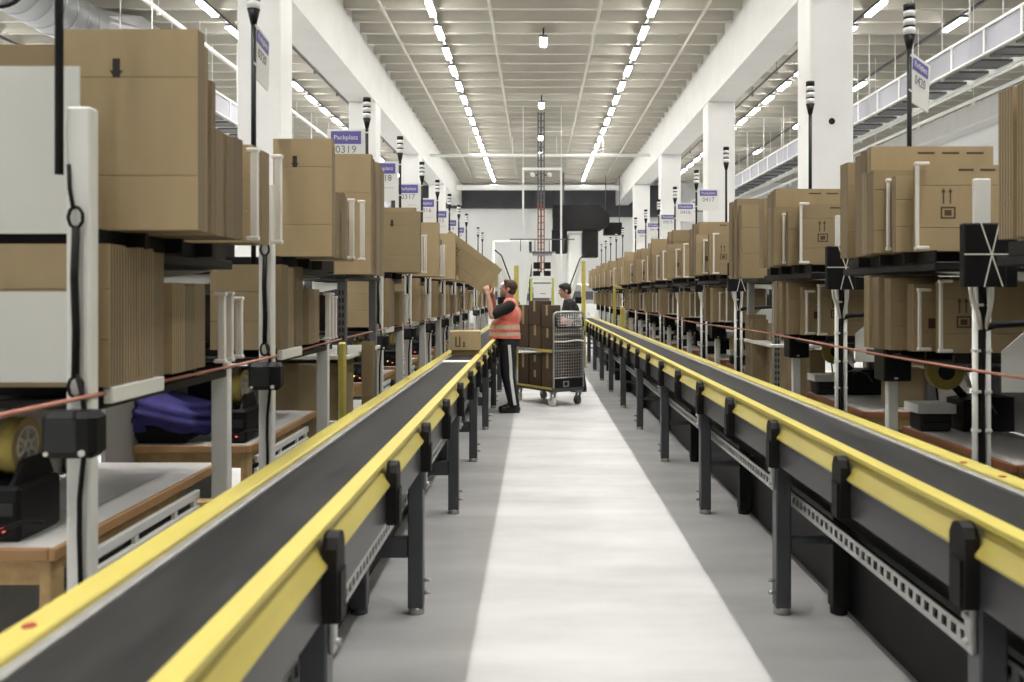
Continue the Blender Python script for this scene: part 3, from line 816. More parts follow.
def printer():
    t = thing('label_printer', 'x', 'printer', (0, 0, 0), 0, 'dark label printers on the tables')
    MB().box(-.085, .085, -.08, .08, .001, .10, 0, c=.012).build('body', GREYM if 0 else SCREEN, t)
    MB().box(-.07, .07, -.082, -.079, .05, .058).build('slot', BLACK, t)
    MB().tube([(.06, .078, .04), (.10, .12, .10), (.09, .12, .20), (.06, .09, .36)], .006, 6).build('cord', RUBBER, t)
    return t
p0 = printer()
n_ = 0
for i, y in enumerate(RY[1:9]):
    o = p0 if n_ == 0 else dup(p0, (0, 0, 0)); o.location = (2.195, y+1.06, TZ); n_ += 1
    o['label'] = 'dark label printer on the table of the %s right station' % ordn(i+1)
for i, y in enumerate(LY[2:8]):
    o = dup(p0, (-1.60, y+.80, TZ), PI); o['label'] = 'dark label printer on the table of the %s left station' % ordn(i+2)
# white paper stacks and small boxes on the tables
def ream(x, y, z, w, d, h, label):
    tag(MB().box(-w/2, w/2, -d/2, d/2, 0, h, c=.003).build('paper_stack', PAPER, None, (x, y, z)), label, 'paper stack', 'paper stacks on the tables')
for i, y in enumerate(RY[1:9]):
    ream(2.19, y+1.055, TZ+.1015, .21, .19, .05, 'white paper stack lying on the label printer of the %s right station' % ordn(i+1))
for i, y in enumerate(LY[2:8]):
    ream(-1.90, y+.90, TZ+.001, .30, .40, .09, 'white paper stack at the back of the table of the %s left station' % ordn(i+2))
for i, (s, x, y) in enumerate(((1, 2.55, RY[2]+.35), (1, 2.50, RY[3]+.30), (-1, -1.95, LY[2]+.45), (1, 2.52, RY[4]+.3), (-1, -1.95, LY[3]+.45))):
    t = thing('parcel_box', 'brown parcel box at the back of the table of the %s %s station' % (ordn((2, 3, 2, 4, 3)[i]), 'right' if s > 0 else 'left'), 'box', (x, y, TZ+.001), .1*i-.2, 'parcel boxes on the tables')
    MB().box(-.17, .17, -.13, .13, 0, .26, c=.004).build('carton_body', CARD, t)
    MB().box(-.1705, .1705, -.025, .025, .2595, .2612).build('packing_tape', TAPE, t)
# blue fabric bag, dark bin and papers around the nearest left stations
def bagf(d):
    return 1 + .12*math.sin(5*d.x+3*d.z) + .08*math.sin(9*d.y+4*d.x) + .06*math.sin(15*d.z+9*d.x)
t = thing('fabric_bag', 'blue fabric heaped over a black bag on the near end of the second left table', 'bag', (-1.96, 4.66, TZ+.003), .1)
MB().box(-.24, .22, -.16, .16, 0, .15, c=.045).build('black_bag', mat('black_fabric', (.008, .008, .010), .9, vary=.3, scale=20, bump=.3), t)
MB().ell((.03, -.02, .135), (.29, .20, .12), 44, 26, 0, None, bagf).build('blue_cloth', BLUE, t)
t = thing('storage_bin', 'dark grey plastic bin standing behind the blue fabric', 'bin', (-1.80, 5.10, TZ+.002))
mb = MB().prism([(-.11, 0), (.11, 0), (.13, .33), (-.13, .33)], 'y', -.13, .13); mb.box(-.14, .14, -.14, .14, .31, .335, c=.006)
mb.build('bin_body', SCREEN, t)
MB().box(-.06, .06, -.150, -.1405, .31, .325).build('handle', BLACK, t)
tag(MB().box(-.15, .15, -.105, .105, 0, .003).build('paper_sheet', PAPER, None, (-1.72, 3.25, TZ+.002)), 'loose white sheet on the table of the nearest left station', 'paper')
# ------------------------------------------------------------------ overhead conveyors, duct and pipes in the side bays
def overhead(s, x, label):
    t = thing('overhead_walkway', label, 'walkway', (s*x, 0, 0), 0, 'hanging walkways in the side bays'); q = lambda u: s*u
    a, b = (6.0, 46.0) if s > 0 else (17.0, 46.0)
    MB().box(q(0), q(.02), a, b, 5.86, 6.29).build('mesh_guard', MESHW, t)
    mb = MB().box(q(-.02), q(.04), a, b, 6.29, 6.34)
    mb.box(q(-.02), q(.04), a, b, 5.83, 5.86)
    y = a
    while y < b: mb.box(q(-.025), q(-.002), y, y+.05, 5.83, 6.34); y += 1.25
    mb.build('guard_frame', WHITE, t)
    sm = [MB().box(q(.03), q(.62), 0, w_, 5.76, 5.80).mesh('deck_slat', DGREY) for w_ in (.14, .40)]
    y = a + .2; k = 0
    while y < b - .5:
        obj('deck_slat', sm[k % 2], t, (0, y, 0)); y += .435; k += 1
    MB().box(q(.60), q(.66), a, b, 5.72, 5.84).build('side_rail', WHITE, t)
    for k in range(16 if s > 0 else 12):
        y = a + .6 + k*2.5
        m = MB().cyl((q(.01), y, 5.84), (q(.01), y, 8.04), .014, 6); m.cyl((q(.63), y, 5.78), (q(.63), y, 8.04), .014, 6)
        m.build('hanger_rod', WHITE, t)
    return t
overhead(1, 7.99, 'hanging walkway with pale mesh side running along the right side bay')
overhead(-1, 7.50, 'hanging walkway with pale mesh side running along the left side bay')
def long_pipe(x, z, r, label, m=WHITE, drops=True, a=4.0):
    p = MB().cyl((x, a, z), (x, 47, z), r, 8)
    if drops:
        y = a + 1
        while y < 46: p.cyl((x, y, z), (x, y, 7.655), .008, 5); p.box(x-.03, x+.03, y-.03, y+.03, z-.10, z-.02); y += 2.6
    tag(p.build('service_pipe', m), label, 'pipe')
long_pipe(-7.55, 7.25, .05, 'white service pipe running above the left hanging walkway')
long_pipe(8.75, 5.45, .04, 'pale service pipe with clamps running below the right hanging walkway')
long_pipe(6.2, 7.35, .03, 'thin dark cable pipe left of the right side bay lamps', GREYM)
long_pipe(-5.7, 7.35, .03, 'thin dark cable pipe beside the left bay lamp row', GREYM)
long_pipe(11.2, 6.9, .04, 'white service pipe far out in the right side bay')
# spiral duct
t = thing('ventilation_duct', 'silver spiral ventilation duct hanging in the left side bay', 'duct', (-9.2, 0, 7.0))
mb = MB().cyl((0, 6, 0), (0, 18.4, 0), .50, 28)
y = 6.2
while y < 18.2: mb.ring((0, y, 0), 'y', .495, .512, .03, 28); y += .42
mb.build('duct_pipe', SILVER, t)
for y in (9.6, 12.6, 15.4):
    m = MB().ring((0, y, 0), 'y', .513, .545, .06, 28); m.cyl((0, y, .53), (0, y, .66), .02, 6); m.build('strap', BLACKM, t)
mb = MB()
vs = []; n = 24
for k in range(n):
    a = 2*PI*k/n; c, sn = math.cos(a), math.sin(a); m_ = max(abs(c), abs(sn))
    vs.append((.5*c, 18.4, .5*sn)); vs.append((.62*c/m_, 19.6, .62*sn/m_))
mb.add(vs, [(2*k, 2*((k+1) % n), 2*((k+1) % n)+1, 2*k+1) for k in range(n)] + [[2*k for k in range(n)], [2*k+1 for k in range(n)]])
mb.box(-.62, .62, 19.6, 20.6, -.62, .62)
mb.build('transition_piece', SILVER, t)
m = MB()
for y in (8, 12, 16, 20):
    for x in (-.4, .4): m.cyl((x, y, .3), (x, y, .66), .012, 6)
m.build('hanger_rod', WHITE, t)

# ------------------------------------------------------------------ yellow guard posts
def post(x, y, z, w, label, foot=True):
    m = MB().box(-w/2, w/2, -w/2, w/2, 0, z, c=.012)
    m.box(-w*.9, w*.9, -w*.9, w*.9, 0, .015)
    t = m.build('guard_post', YELLOW, None, (x, y, 0)); tag(t, label, 'post', 'yellow guard posts')
post(-.42, 19.2, 2.18, .10, 'yellow post rising behind the worker in the orange vest')
post(1.02, 19.3, 2.28, .085, 'tall thin yellow post beside the wire cage trolley')
post(-1.275, 5.92, 1.24, .05, 'short yellow post beside the slotted rack on the left')
post(1.86, 19.3, 1.30, .10, 'short thick yellow post beside the yellow frame on the right')
m = MB().box(1.62, 1.68, 18.87, 18.93, 0, 1.74, c=.006); m.box(1.68, 1.95, 18.87, 18.93, 1.68, 1.74, c=.006); m.box(1.95, 2.01, 18.87, 18.93, 0, 1.74, c=.006)
tag(m.build('safety_gate', YELLOW), 'yellow gate-shaped frame between stations beside the right belt', 'frame')

# ------------------------------------------------------------------ middle and end of the hall
t = thing('transfer_gantry', 'white inclined-leg gantry with black boxes in the middle behind the trolley', 'gantry', (.17, 25, 0))
for s in (-1, 1):
    MB().prism([(s*.26, 2.75), (s*.36, 2.75), (s*.62, .9), (s*.62, 0), (s*.52, 0), (s*.52, .9)], 'y', -.05, .05).build('leg', WHITE, t)
    MB().prism([(s*.26, 2.75), (s*.36, 2.75), (s*.62, .9), (s*.62, 0), (s*.52, 0), (s*.52, .9)], 'y', 1.25, 1.35).build('leg', WHITE, t)
    MB().box(s*.30-.03, s*.30+.03, -.06, 0, 0, 2.02, c=.005).build('post', YELG, t)
MB().box(-.36, .36, -.05, 1.35, 2.70, 2.76, c=.01).build('deck', GREYM, t)
MB().box(-.34, .34, -.03, .03, 1.98, 2.06, c=.01).build('cross_beam', WHITE, t)
m = MB()
for x in (-.6, -.2, .2, .6): m.cyl((x, -.04, 2.76), (x, -.04, 3.1), .012, 6)
m.box(-.9, .9, -.05, -.02, 3.08, 3.11)
m.build('railing', GREYM, t)
for x0, x1, z0, z1 in ((-.24, -.06, 2.28, 2.46), (.06, .24, 2.28, 2.46), (-.25, -.05, 2.08, 2.22), (.05, .24, 2.08, 2.22)):
    MB().box(x0, x1, -.02, .2, z0, z1, c=.01).build('drive_box', BLACK, t)
m = MB().box(-.24, .25, -.08, -.065, 1.47, 1.92, c=.003); m.box(-.05, .10, -.0815, -.0805, 1.58, 1.60, 1); m.box(-.24, .25, -.0815, -.0805, 1.86, 1.90, 1)
m.build('white_board', [PAPER, GREYT], t)
for i, (x, y, sgn, lb) in enumerate(((-.80, 24, 1, 'white sloping chute frame left of the middle gantry'), (1.15, 26, -1, 'white sloping chute frame right of the middle gantry'))):
    t = thing('chute_frame', lb, 'chute', (x, y, 0))
    MB().prism([(sgn*-.25, 2.55), (sgn*-.15, 2.6), (sgn*.30, 1.2), (sgn*.20, 1.15)], 'y', 0, .5).build('slide', WHITE, t)
    m = MB()
    for yy in (.04, .46):
        m.box(sgn*.20-.025, sgn*.20+.025, yy-.025, yy+.025, 0, 1.18); m.box(sgn*-.2-.025, sgn*-.2+.025, yy-.025, yy+.025, 0, 2.45)
    m.build('support_leg', WHITE, t)
    MB().tube([(sgn*-.30, -.02, 2.75), (sgn*-.12, -.02, 2.6), (sgn*.36, -.02, 1.3)], .02, 6).build('handrail', BLACKM, t)
    MB().box(sgn*-.1-.12, sgn*-.1+.12, -.05, .15, 1.3, 1.5, c=.01).build('drive_box', BLACK, t)
t = thing('cable_riser', 'tall slim cable riser hanging in the middle, dark above and rust brown below', 'cable riser', (.17, 30, 0))
for z0, z1, m_ in ((2.3, 4.6, mat('rust_brown_paint', (.26, .12, .07), .6, vary=.2)), (4.6, 7.64, GREYM)):
    m = MB()
    for x in (-.10, .10): m.box(x-.022, x+.022, -.03, .03, z0, z1)
    z = z0 + .1
    while z < z1: m.box(-.078, .078, -.012, .012, z, z+.03); z += .22
    m.box(-.03, .03, .031, .06, z0, z1)
    m.build('rail_section', m_, t)
for x in (-.28, .28):
    MB().cyl((x, -.02, 5.55), (x*.45, -.02, 5.55), .02, 6).build('bracket', BLACKM, t); MB().ell((x, -.05, 5.55), (.08, .08, .08), 12, 8).build('lamp_ball', PLAST, t)
m = MB().box(-.45, -.39, 29.3, 29.36, 3.8, 5.70); m.box(.79, .85, 29.3, 29.36, 0, 5.70); m.box(-.39, .79, 29.3, 29.36, 5.62, 5.70)
m.cyl((-.42, 29.33, 5.7), (-.42, 29.33, 8.04), .012, 6); m.cyl((.82, 29.33, 5.7), (.82, 29.33, 8.04), .012, 6)
tag(m.build('pipe_gate', WHITE), 'white gate-shaped pipe frame around the tall slim riser', 'frame')
t = thing('black_air_duct', 'big black elbow air duct on the end wall, right of the middle', 'duct', (0, 44, 0))
MB().prism([(.83, 4.75), (.83, 5.95), (3.1, 5.95), (3.6, 5.45), (3.6, 5.0), (3.2, 4.75)], 'y', 0, 1.2).build('duct_body', BLACKM, t)
MB().box(.78, 1.52, .1, 1.0, 3.6, 4.76, c=.02).build('down_pipe', BLACKM, t); MB().box(2.3, 3.05, .1, 1.0, 3.4, 4.76, c=.02).build('down_pipe', BLACKM, t)
MB().box(1.3, 1.4, .5, .6, 5.95, 8.0).build('hanger_rod', GREYM, t)
t = thing('white_tank', 'white upright tank between the legs of the black air duct', 'tank', (1.91, 44.3, 0))
MB().box(-.37, .37, 0, .9, 1.9, 4.6, c=.08).build('tank_body', WHITE, t)
for x in (-.30, .30):
    for y in (.08, .82): MB().box(x-.05, x+.05, y-.05, y+.05, 0, 1.92).build('leg', GREYM, t)
for i, (x, y, w, h, lb) in enumerate(((-1.6, 36, 1.3, 2.0, 'white machine cabinet farthest to the left behind the gantry'), (.1, 40, 1.2, 1.9, 'white machine cabinet in the middle behind the gantry'), (1.9, 37, 1.1, 2.0, 'white machine cabinet behind the gantry on the right'))):
    t = thing('machine_cabinet', lb, 'cabinet', (x, y, 0), 0, 'white machine cabinets at the hall end')
    MB().box(-w/2, w/2, 0, .9, .12, h, c=.02).build('body', ZINC, t)
    MB().box(-w/2+.05, w/2-.05, .03, .87, 0, .119).build('plinth', BLACKM, t)
    for k in (0, 1):
        d = MB().box(-w/2+.04+k*w/2, -w/2+.02+(k+1)*w/2-.02, -.015, -.001, .2, h*.6, c=.004).build('door', PLATE, t)
        MB().box(-w/2+w/2*(k+.5)-.01, -w/2+w/2*(k+.5)+.01, -.03, -.0155, h*.35, h*.42).build('handle', BLACK, d)
    MB().box(-w/2+.1, w/2-.1, -.01, -.001, h*.68, h*.85).build('vent', DGREY, t)
t = thing('air_unit', 'small black air unit box hanging to the right of the black elbow duct', 'air unit', (3.9, 45.5, 4.6))
MB().box(-.45, .45, 0, .8, 0, .62, c=.02).build('unit_body', BLACKM, t)
for x in (-.35, .35): MB().cyl((x, .4, .62), (x, .4, 3.05), .02, 6).build('hanger_rod', GREYM, t)
m = MB().cyl((-1.5, 32, 3.45), (-.2, 32, 3.45), .04, 8); m.cyl((-.2, 32, 3.45), (-.2, 32, 0), .05, 8, 1); m.cyl((-1.5, 32, 3.45), (-1.5, 32, 0), .04, 8)
tag(m.build('pipe_portal', [WHITE, BLACKM]), 'pipe portal with one black leg behind the gantry on the left', 'pipe frame')

# ------------------------------------------------------------------ wire cage trolley with boxes
TW, TL = .545, .95
TC = thing('cage_trolley', 'grey wire cage trolley with yellow shelf edges standing in the aisle', 'trolley', (.235, 12.45, 0), math.radians(35))
m = MB().box(0, TW, 0, TL, .20, .255, c=.006); m.build('base_frame', GREYM, TC)
MB().box(-.012, -.001, .02, TL-.02, .235, .262).build('yellow_edge', YELLOW, TC)
def cagepanel(o0, ax, ln, z0, z1, hole):
    m = MB(); P = (lambda a, z: (o0[0]+a, o0[1], z)) if ax == 'x' else (lambda a, z: (o0[0], o0[1]+a, z))
    c = .05
    m.tube([P(0, z0), P(0, z1-c), P(.015, z1-.015), P(c, z1), P(ln-c, z1), P(ln-.015, z1-.015), P(ln, z1-c), P(ln, z0)], .014, 8)
    zb = z0 + (.14 if hole else .02)
    n = int((ln-.04)/.042)
    for k in range(1, n+1): m.cyl(P(k*ln/(n+1), zb), P(k*ln/(n+1), z1), .0032, 5)
    z = zb
    while z < z1-.02: m.cyl(P(0, z), P(ln, z), .0032, 5); z += .042
    for z in (zb, (z0+z1)/2+.22): m.cyl(P(0, z), P(ln, z), .010, 6)
    return m
pn = cagepanel((.014, .002), 'x', TW-.028, .256, 1.31, True).build('end_panel', ZINC, TC)
m = MB().box(.03, TW-.03, -.004, .006, .258, .385); m.build('kick_plate', BLACKM, pn)
m = MB().box(.17, .19, -.012, -.005, .27, .35); m.box(.25, .27, -.012, -.005, .27, .35); m.box(.19, .25, -.012, -.005, .27, .285); m.box(.19, .25, -.012, -.005, .335, .35)
m.build('latch', ZINC, pn)
m = MB().tube([(.04, -.012, 1.24), (.03, -.03, 1.12), (.08, -.03, 1.10), (TW-.08, -.03, 1.10), (TW-.03, -.03, 1.12), (TW-.04, -.012, 1.24)], .012, 8)
m.build('handle_bar', BLACK, pn)
MB().tube([(.02, -.014, .905), (.2, -.018, .90), (.40, -.018, .915), (TW-.02, -.014, .90)], .013, 6).build('strap', PLAST, pn)
cagepanel((.014, TL-.002), 'x', TW-.028, .256, 1.31, False).build('end_panel', ZINC, TC)
cagepanel((TW-.002, .02), 'y', TL-.04, .256, 1.31, False).build('rear_panel', ZINC, TC)
MB().box(.005, TW-.02, .02, TL-.02, .755, .785, c=.004).build('middle_shelf', ZINC, TC)
MB().box(-.006, .004, .02, .42, .75, .79).build('yellow_edge', YELLOW, TC)
for k, (x, y) in enumerate(((.05, .06), (TW-.05, .06), (.05, TL-.06), (TW-.05, TL-.06))):
    fk = MB().box(x-.04, x+.04, y-.04, y+.04, .186, .199); 
    for dx in (-.032, .026): fk.prism([(y-.03, .186), (y+.03, .186), (y+.045, .07), (y+.015, .07)], 'x', x+dx, x+dx+.006)
    f = fk.build('caster', ZINC, TC)
    MB().cyl((x-.022, y+.03, .062), (x+.022, y+.03, .062), .062, 20).build('wheel', GREYM if k % 2 else PLAST, f)
MT = Matrix.Translation(TC.location) @ Matrix.Rotation(math.radians(35), 4, 'Z')
def cage_box(x0, x1, y0, y1, z0, h, label, dark=True):
    c = MT @ Vector(((x0+x1)/2, (y0+y1)/2, z0))
    t = thing('parcel_box', label, 'box', c, math.radians(35), 'brown boxes in the cage trolley')
    w, d = (x1-x0)/2, (y1-y0)/2
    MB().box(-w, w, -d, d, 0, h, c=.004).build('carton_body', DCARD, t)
    m = MB().box(-w-.0008, w+.0008, -.026, .026, h*.55, h+.0008)
    m.build('packing_tape', TAPE, t)
    return t
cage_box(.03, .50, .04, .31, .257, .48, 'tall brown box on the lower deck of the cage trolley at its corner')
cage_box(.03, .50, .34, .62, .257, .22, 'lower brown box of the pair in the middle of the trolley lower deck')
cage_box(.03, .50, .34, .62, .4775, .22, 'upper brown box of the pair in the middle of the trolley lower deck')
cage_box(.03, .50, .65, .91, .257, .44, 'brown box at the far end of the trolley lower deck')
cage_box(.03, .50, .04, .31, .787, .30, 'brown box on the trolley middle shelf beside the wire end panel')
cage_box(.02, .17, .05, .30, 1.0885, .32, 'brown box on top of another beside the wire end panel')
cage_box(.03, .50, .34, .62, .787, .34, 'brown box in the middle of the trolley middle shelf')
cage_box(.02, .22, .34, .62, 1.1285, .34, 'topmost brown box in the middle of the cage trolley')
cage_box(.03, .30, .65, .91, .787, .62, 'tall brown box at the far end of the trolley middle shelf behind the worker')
# ------------------------------------------------------------------ people
SKIN = mat('skin', (.52, .30, .22), .55, vary=.06, scale=10)
HAIR = mat('brown_hair', (.060, .028, .018), .7, vary=.3, scale=60)
EYE = mat('eye_white', (.7, .7, .68), .3); IRIS = mat('iris', (.03, .02, .015), .3)
VEST = mat('coral_safety_vest', (.85, .20, .15), .7, vary=.12, scale=14)
REFL = mat('reflective_strip', (.56, .47, .36), .4, vary=.1, scale=30)
SHIRT = mat('black_shirt', (.010, .010, .012), .85, vary=.3, scale=10)
PANTS = mat('black_trousers', (.011, .012, .017), .85, vary=.3, scale=9)
SHOE = mat('black_shoe', (.012, .012, .012), .5); SOLE = mat('shoe_sole', (.05, .05, .05), .7); STRIPE = mat('white_stripe', (.78, .78, .77), .7)

def capsule(mb, pts, rad, n=14):
    pts = [Vector(p) for p in pts]
    mb.tube(pts, list(rad), n)
    for p, r in zip(pts, rad): mb.ell(p, (r, r, r), n, 8)

def fuse(mb, name, mats, parent, voxel=.006, smooth=4, paint=None):
    me = mb.mesh(name, mats)
    o = bpy.data.objects.new(name, me); COL.objects.link(o)
    r = o.modifiers.new('r', 'REMESH'); r.mode = 'VOXEL'; r.voxel_size = voxel; r.use_smooth_shade = True
    if smooth:
        q = o.modifiers.new('s', 'SMOOTH'); q.iterations = smooth; q.factor = .5
    dg = bpy.context.evaluated_depsgraph_get()
    m2 = bpy.data.meshes.new_from_object(o.evaluated_get(dg)); m2.name = name
    bpy.data.objects.remove(o); bpy.data.meshes.remove(me)
    m2.materials.clear()
    for m in mats if isinstance(mats, (list, tuple)) else [mats]: m2.materials.append(m)
    for p in m2.polygons:
        p.use_smooth = True
        p.material_index = paint(p.center) if paint else 0
    return obj(name, m2, parent)

def hand(mb, wrist, d, nrm, side, curl):
    """palm, five fingers and thumb; d = finger direction, nrm = palm normal, side = thumb direction"""
    d = Vector(d).normalized(); nrm = Vector(nrm); nrm = (nrm - d*nrm.dot(d)).normalized(); lat = d.cross(nrm).normalized()
    if lat.dot(Vector(side)) < 0: lat = -lat
    w = Vector(wrist)
    capsule(mb, [w - d*.03, w + d*.015], [.026, .028], 12)
    for k in range(4):                       # palm rays
        o = (k-1.5)*.019
        capsule(mb, [w + d*.012 - lat*o*.55, w + d*.085 - lat*o], [.0155, .0125], 8)
    for k, L in enumerate((.068, .076, .071, .055)):   # index .. little
        p = w + d*.085 - lat*((k-1.5)*.0205); pts = [p]; a = 0.0
        for j, f in enumerate((.44, .32, .24)):
            a += curl*(.75 + .12*k)*(1, .9, .7)[j]
            p = p + (d*math.cos(a) + nrm*math.sin(a))*L*f; pts.append(p)
        capsule(mb, pts, [.0100, .0092, .0086, .0076], 8)
    p = w + d*.022 + lat*.026; pts = [p]
    for j, L in enumerate((.040, .030, .024)):
        v = (d*(.62+.15*j) + lat*(.72-.3*j) + nrm*(.25+.22*j)).normalized(); p = p + v*L; pts.append(p)
    capsule(mb, pts, [.014, .0115, .0100, .0085], 8)

def person(label, loc, rz, arms, headtilt, headturn, vest, lean=0.0, stripe=True, hairm=None):
    """local frame: facing -x, left side towards -y"""
    t = thing('person', label, 'person', loc, rz)
    hairm = hairm or HAIR
    T = lambda p: (p[0] - lean*max(0, p[2]-.92), p[1], p[2] - abs(lean)*.10*max(0, p[2]-.92))
    b = MB()
    # torso
    b.ell(T((-.025, 0, .96)), (.145, .175, .14), 20, 12); b.ell(T((-.065, 0, 1.10)), (.172, .180, .17), 20, 12); b.ell(T((-.015, 0, 1.29)), (.132, .185, .17), 20, 12)
    capsule(b, [T((.0, -.165, 1.405)), T((.0, 0, 1.43)), T((.0, .165, 1.405))], [.062, .075, .062])
    capsule(b, [T((.005, 0, 1.43)), T((-.012, 0, 1.55))], [.062, .056])
    # legs
    for s in (-1, 1):
        fx = .035 if s < 0 else .0
        capsule(b, [(-.025, s*.092, .93), (-.035 + fx*.5, s*.098, .50), (.035 + fx*.6, s*.10, .10)], [.095, .060, .042])
        capsule(b, [(.035 + fx*.6, s*.10, .075), (-.10 + fx*.6, s*.108, .045)], [.042, .034])
    # arms
    for s in (-1, 1):
        sh, el, wr = [Vector(p) for p in arms[s][:3]]
        sh = Vector(T(sh)); el = Vector(T(el)); wr = Vector(T(wr))
        capsule(b, [sh, sh.lerp(el, .5), el], [.056, .050, .042]); capsule(b, [el, el.lerp(wr, .35), wr], [.042, .041, .029])
        hand(b, wr, arms[s][3], arms[s][4], arms[s][5], arms[s][6])
    # head
    hc = Vector(T((-.022, 0, 1.635)))
    HM = Matrix.Translation(hc) @ Matrix.Rotation(headturn, 4, 'Z') @ Matrix.Rotation(headtilt, 4, 'Y')
    b.ell((.012, 0, .025), (.093, .076, .090), 22, 14, 0, HM)                       # skull
    b.ell((-.030, 0, -.035), (.062, .058, .075), 18, 12, 0, HM)                      # face and jaw
    b.ell((-.062, 0, -.085), (.026, .028, .022), 12, 8, 0, HM)                       # chin
    b.prism([(-.088, .010), (-.120, -.028), (-.084, -.036)], 'y', -.012, .012, 0, HM)   # nose
    b.ell((-.078, 0, .018), (.016, .050, .010), 12, 8, 0, HM)                        # brow
    b.ell((-.086, 0, -.056), (.010, .024, .006), 10, 6, 0, HM); b.ell((-.085, 0, -.066), (.010, .021, .006), 10, 6, 0, HM)   # lips
    for s in (-1, 1):
        b.ell((.008, s*.078, -.012), (.020, .010, .031), 12, 8, 0, HM)               # ears
        b.ell((-.060, s*.036, -.026), (.022, .022, .020), 10, 8, 0, HM)              # cheeks
    body = fuse(b, 'body', [SKIN], t, .0052, 3)
    for s in (-1, 1):
        e = MB().ell((-.0855, s*.030, .000), (.0105, .0115, .0085), 12, 8, 0, HM); e.ell((-.0935, s*.030, .000), (.0042, .0048, .0050), 10, 6, 1, HM)
        e.build('eye', [EYE, IRIS], t)
        MB().tube([HM @ Vector((-.091, s*.014, .020)), HM @ Vector((-.094, s*.030, .024)), HM @ Vector((-.082, s*.048, .018))], .0038, 6).build('eyebrow', hairm, t)
    h = MB()
    h.ell((.020, 0, .036), (.095, .083, .090), 26, 16, 0, HM, lambda d: 1 + .03*math.sin(23*d.x+5*d.z)*math.sin(19*d.y) + (.0 if d.z > -.35 else -.12))
    h.ell((.052, 0, -.015), (.058, .074, .062), 20, 12, 0, HM)
    h.ell((-.035, .0, .085), (.050, .062, .034), 18, 10, 0, HM)
    for s in (-1, 1): h.ell((-.010, s*.072, .012), (.020, .010, .034), 10, 8, 0, HM)
    fuse(h, 'hair', [hairm], t, .006, 2)
    # trousers
    p = MB()
    p.ell((-.025, 0, .935), (.158, .188, .125), 22, 12)
    for s in (-1, 1):
        fx = .035 if s < 0 else .0
        capsule(p, [(-.027, s*.095, .90), (-.035 + fx*.4, s*.10, .66), (-.035 + fx*.5, s*.102, .48), (.005+fx*.6, s*.104, .28), (.036 + fx*.6, s*.104, .115)], [.118, .104, .088, .080, .070])
        p.cyl((.036 + fx*.6, s*.104, .115), (.040 + fx*.6, s*.104, .075), .070, 14, 0, .073)
    tr = fuse(p, 'trousers', [PANTS], t, .008, 5)
    if stripe:
        for s in (-1, 1):
            fx = .035 if s < 0 else .0
            pts = [(-.005, s*.2155, .90), (.0 + fx*.4, s*.206, .66), (.002 + fx*.5, s*.193, .48), (.025+fx*.6, s*.187, .28), (.05 + fx*.6, s*.177, .11)]
            m = MB()
            for a, c in zip(pts[:-1], pts[1:]):
                m.add([(a[0]-.020, a[1]-s*.006, a[2]), (a[0]+.020, a[1]-s*.006, a[2]), (c[0]+.020, c[1]-s*.006, c[2]), (c[0]-.020, c[1]-s*.006, c[2]),
                       (a[0]-.018, a[1], a[2]), (a[0]+.018, a[1], a[2]), (c[0]+.018, c[1], c[2]), (c[0]-.018, c[1], c[2])],
                      [(0, 1, 2, 3), (4, 5, 6, 7), (0, 1, 5, 4), (2, 3, 7, 6), (1, 2, 6, 5), (0, 3, 7, 4)])
            m.build('side_stripe', STRIPE, tr)
    for s in (-1, 1):
        fx = .02 if s < 0 else .0
        f = MB(); f.ell((.060+fx, s*.104, .052), (.062, .047, .050), 16, 10); f.ell((-.02+fx, s*.106, .048), (.105, .046, .044), 18, 10); f.ell((-.095+fx, s*.109, .036), (.065, .047, .034), 16, 10)
        f.box(-.155+fx, .115+fx, s*.106-.040, s*.106+.040, .002, .022, 0, c=.009)
        fuse(f, 'shoe', [SHOE, SOLE], t, .006, 2, lambda c: 1 if c.z < .020 else 0)
    # shirt
    q = MB()
    q.ell(T((-.045, 0, 1.07)), (.158, .184, .11), 22, 12); q.ell(T((-.05, 0, 1.12)), (.160, .184, .17), 22, 12); q.ell(T((-.015, 0, 1.29)), (.144, .197, .178), 22, 12)
    capsule(q, [T((.0, -.165, 1.405)), T((.0, 0, 1.432)), T((.0, .165, 1.405))], [.074, .085, .074])
    q.ring(T((.004, 0, 1.475)), 'z', .050, .074, .03, 20)
    for s in (-1, 1):
        sh, el = Vector(T(arms[s][0])), Vector(T(arms[s][1]))
        capsule(q, [sh, sh.lerp(el, .45), sh.lerp(el, .80)], [.074, .072, .066])
    fuse(q, 'shirt', [SHIRT], t, .007, 4)
    if vest:
        v = MB()
        v.ell(T((-.066, 0, 1.09)), (.203, .212, .11), 24, 12); v.ell(T((-.066, 0, 1.12)), (.198, .210, .17), 24, 12); v.ell(T((-.012, 0, 1.28)), (.170, .200, .175), 24, 12)
        v.cyl(T((-.065, 0, 1.06)), T((-.07, 0, .978)), .205, 26, 0, .212)
        capsule(v, [T((.0, -.105, 1.42)), T((.0, 0, 1.435)), T((.0, .105, 1.42))], [.085, .094, .085])
        def paint(c):
            z = c.z
            if 1.015 < z < 1.06 or 1.105 < z < 1.155: return 1
            if z > 1.20 and .085 < abs(c.y) < .125: return 1
            return 0
        fuse(v, 'safety_vest', [VEST, REFL], t, .007, 4, paint)
    return t

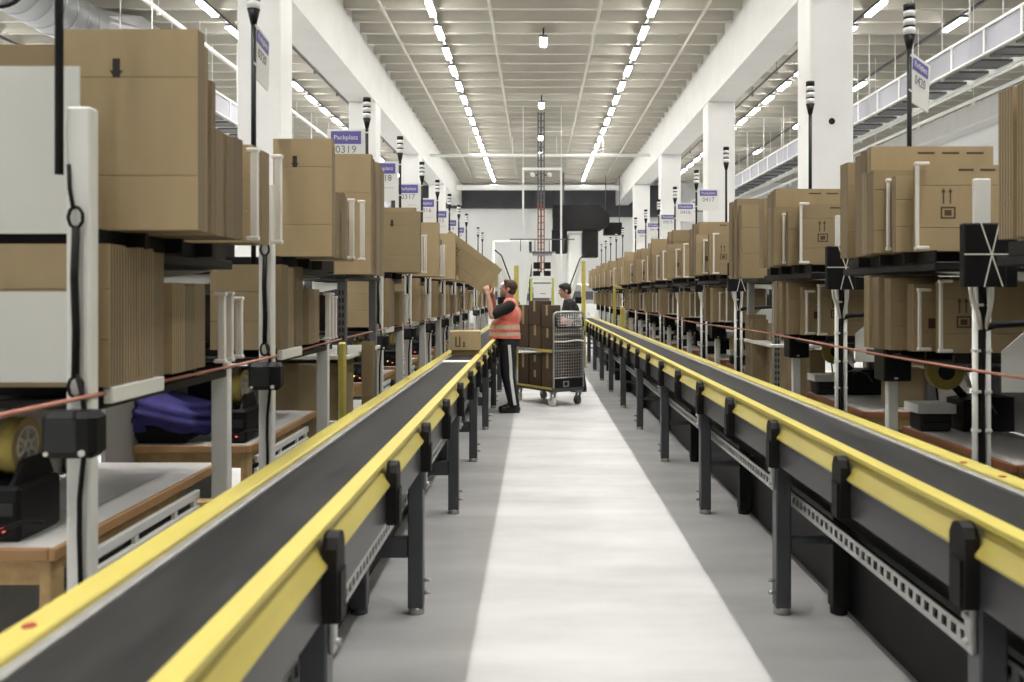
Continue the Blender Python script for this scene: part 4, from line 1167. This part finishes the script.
W = Vector((-.345, 11.95, 0))
arms = {-1: [(.0, -.185, 1.405), (-.225, -.265, 1.275), (-.285, -.215, 1.545), (-.15, .10, 1.0), (-.30, 1.0, 0), (.6, -.2, .3), .55],
        1: [(.0, .185, 1.405), (-.22, .235, 1.33), (-.24, .045, 1.58), (-.45, -.25, .9), (-.5, -1.0, 0), (.6, .2, .2), .45]}
person('worker in a coral safety vest and black striped trousers lifting a large carton', W, 0, arms, math.radians(14), math.radians(-8), True)
# the carton he is pulling out: a big flat carton, tilted
cm = carton_mesh(.86, .045, .415, 'print')
o = obj('large_carton', cm); tag(o, 'large flat brown carton tilted in the hands of the worker in the vest', 'carton')
th = math.atan2(-27, 36)
tr_c = Vector((-.445, 11.845, 1.885))          # its upper right corner
o.rotation_euler = (0, -th, 0)
ux = Vector((math.cos(th), 0, math.sin(th))); uz = Vector((-math.sin(th), 0, math.cos(th)))
o.location = tr_c - ux*.43 - uz*.415

arms2 = {-1: [(.0, -.185, 1.405), (-.10, -.26, 1.16), (-.32, -.22, 1.10), (-1, .1, -.1), (0, .3, -1), (0, 1, .2), .5],
         1: [(.0, .185, 1.405), (-.10, .26, 1.16), (-.32, .22, 1.10), (-1, -.1, -.1), (0, -.3, -1), (0, -1, .2), .5]}
person('person in black clothes bending behind the wire cage trolley', (.66, 14.5, 0), math.radians(10), arms2, math.radians(-12), 0, False, .25, False, mat('dark_hair', (.02, .017, .015), .8))

# ------------------------------------------------------------------ camera, world, view
cam = bpy.data.cameras.new('camera'); co = bpy.data.objects.new('camera', cam); COL.objects.link(co)
co.location = (0, 0, 1.55); co.rotation_euler = (PI/2, 0, 0)
cam.sensor_fit = 'HORIZONTAL'; cam.sensor_width = 36; cam.lens = 36*900/1024
cam.shift_x = -24/1024; cam.shift_y = -46/1024
cam.clip_start = .05; cam.clip_end = 200
cam.dof.use_dof = True; cam.dof.focus_distance = 9.5; cam.dof.aperture_fstop = 3.2
SC.camera = co
w = bpy.data.worlds.new('world'); SC.world = w; w.use_nodes = True
w.node_tree.nodes['Background'].inputs[0].default_value = (.8, .85, .9, 1); w.node_tree.nodes['Background'].inputs[1].default_value = .2
vs_ = SC.view_settings
SC.display_settings.display_device = 'sRGB'
vs_.view_transform = 'Standard'; vs_.look = 'None'; vs_.gamma = 1.0; vs_.use_curve_mapping = False
vs_.exposure = 0.40
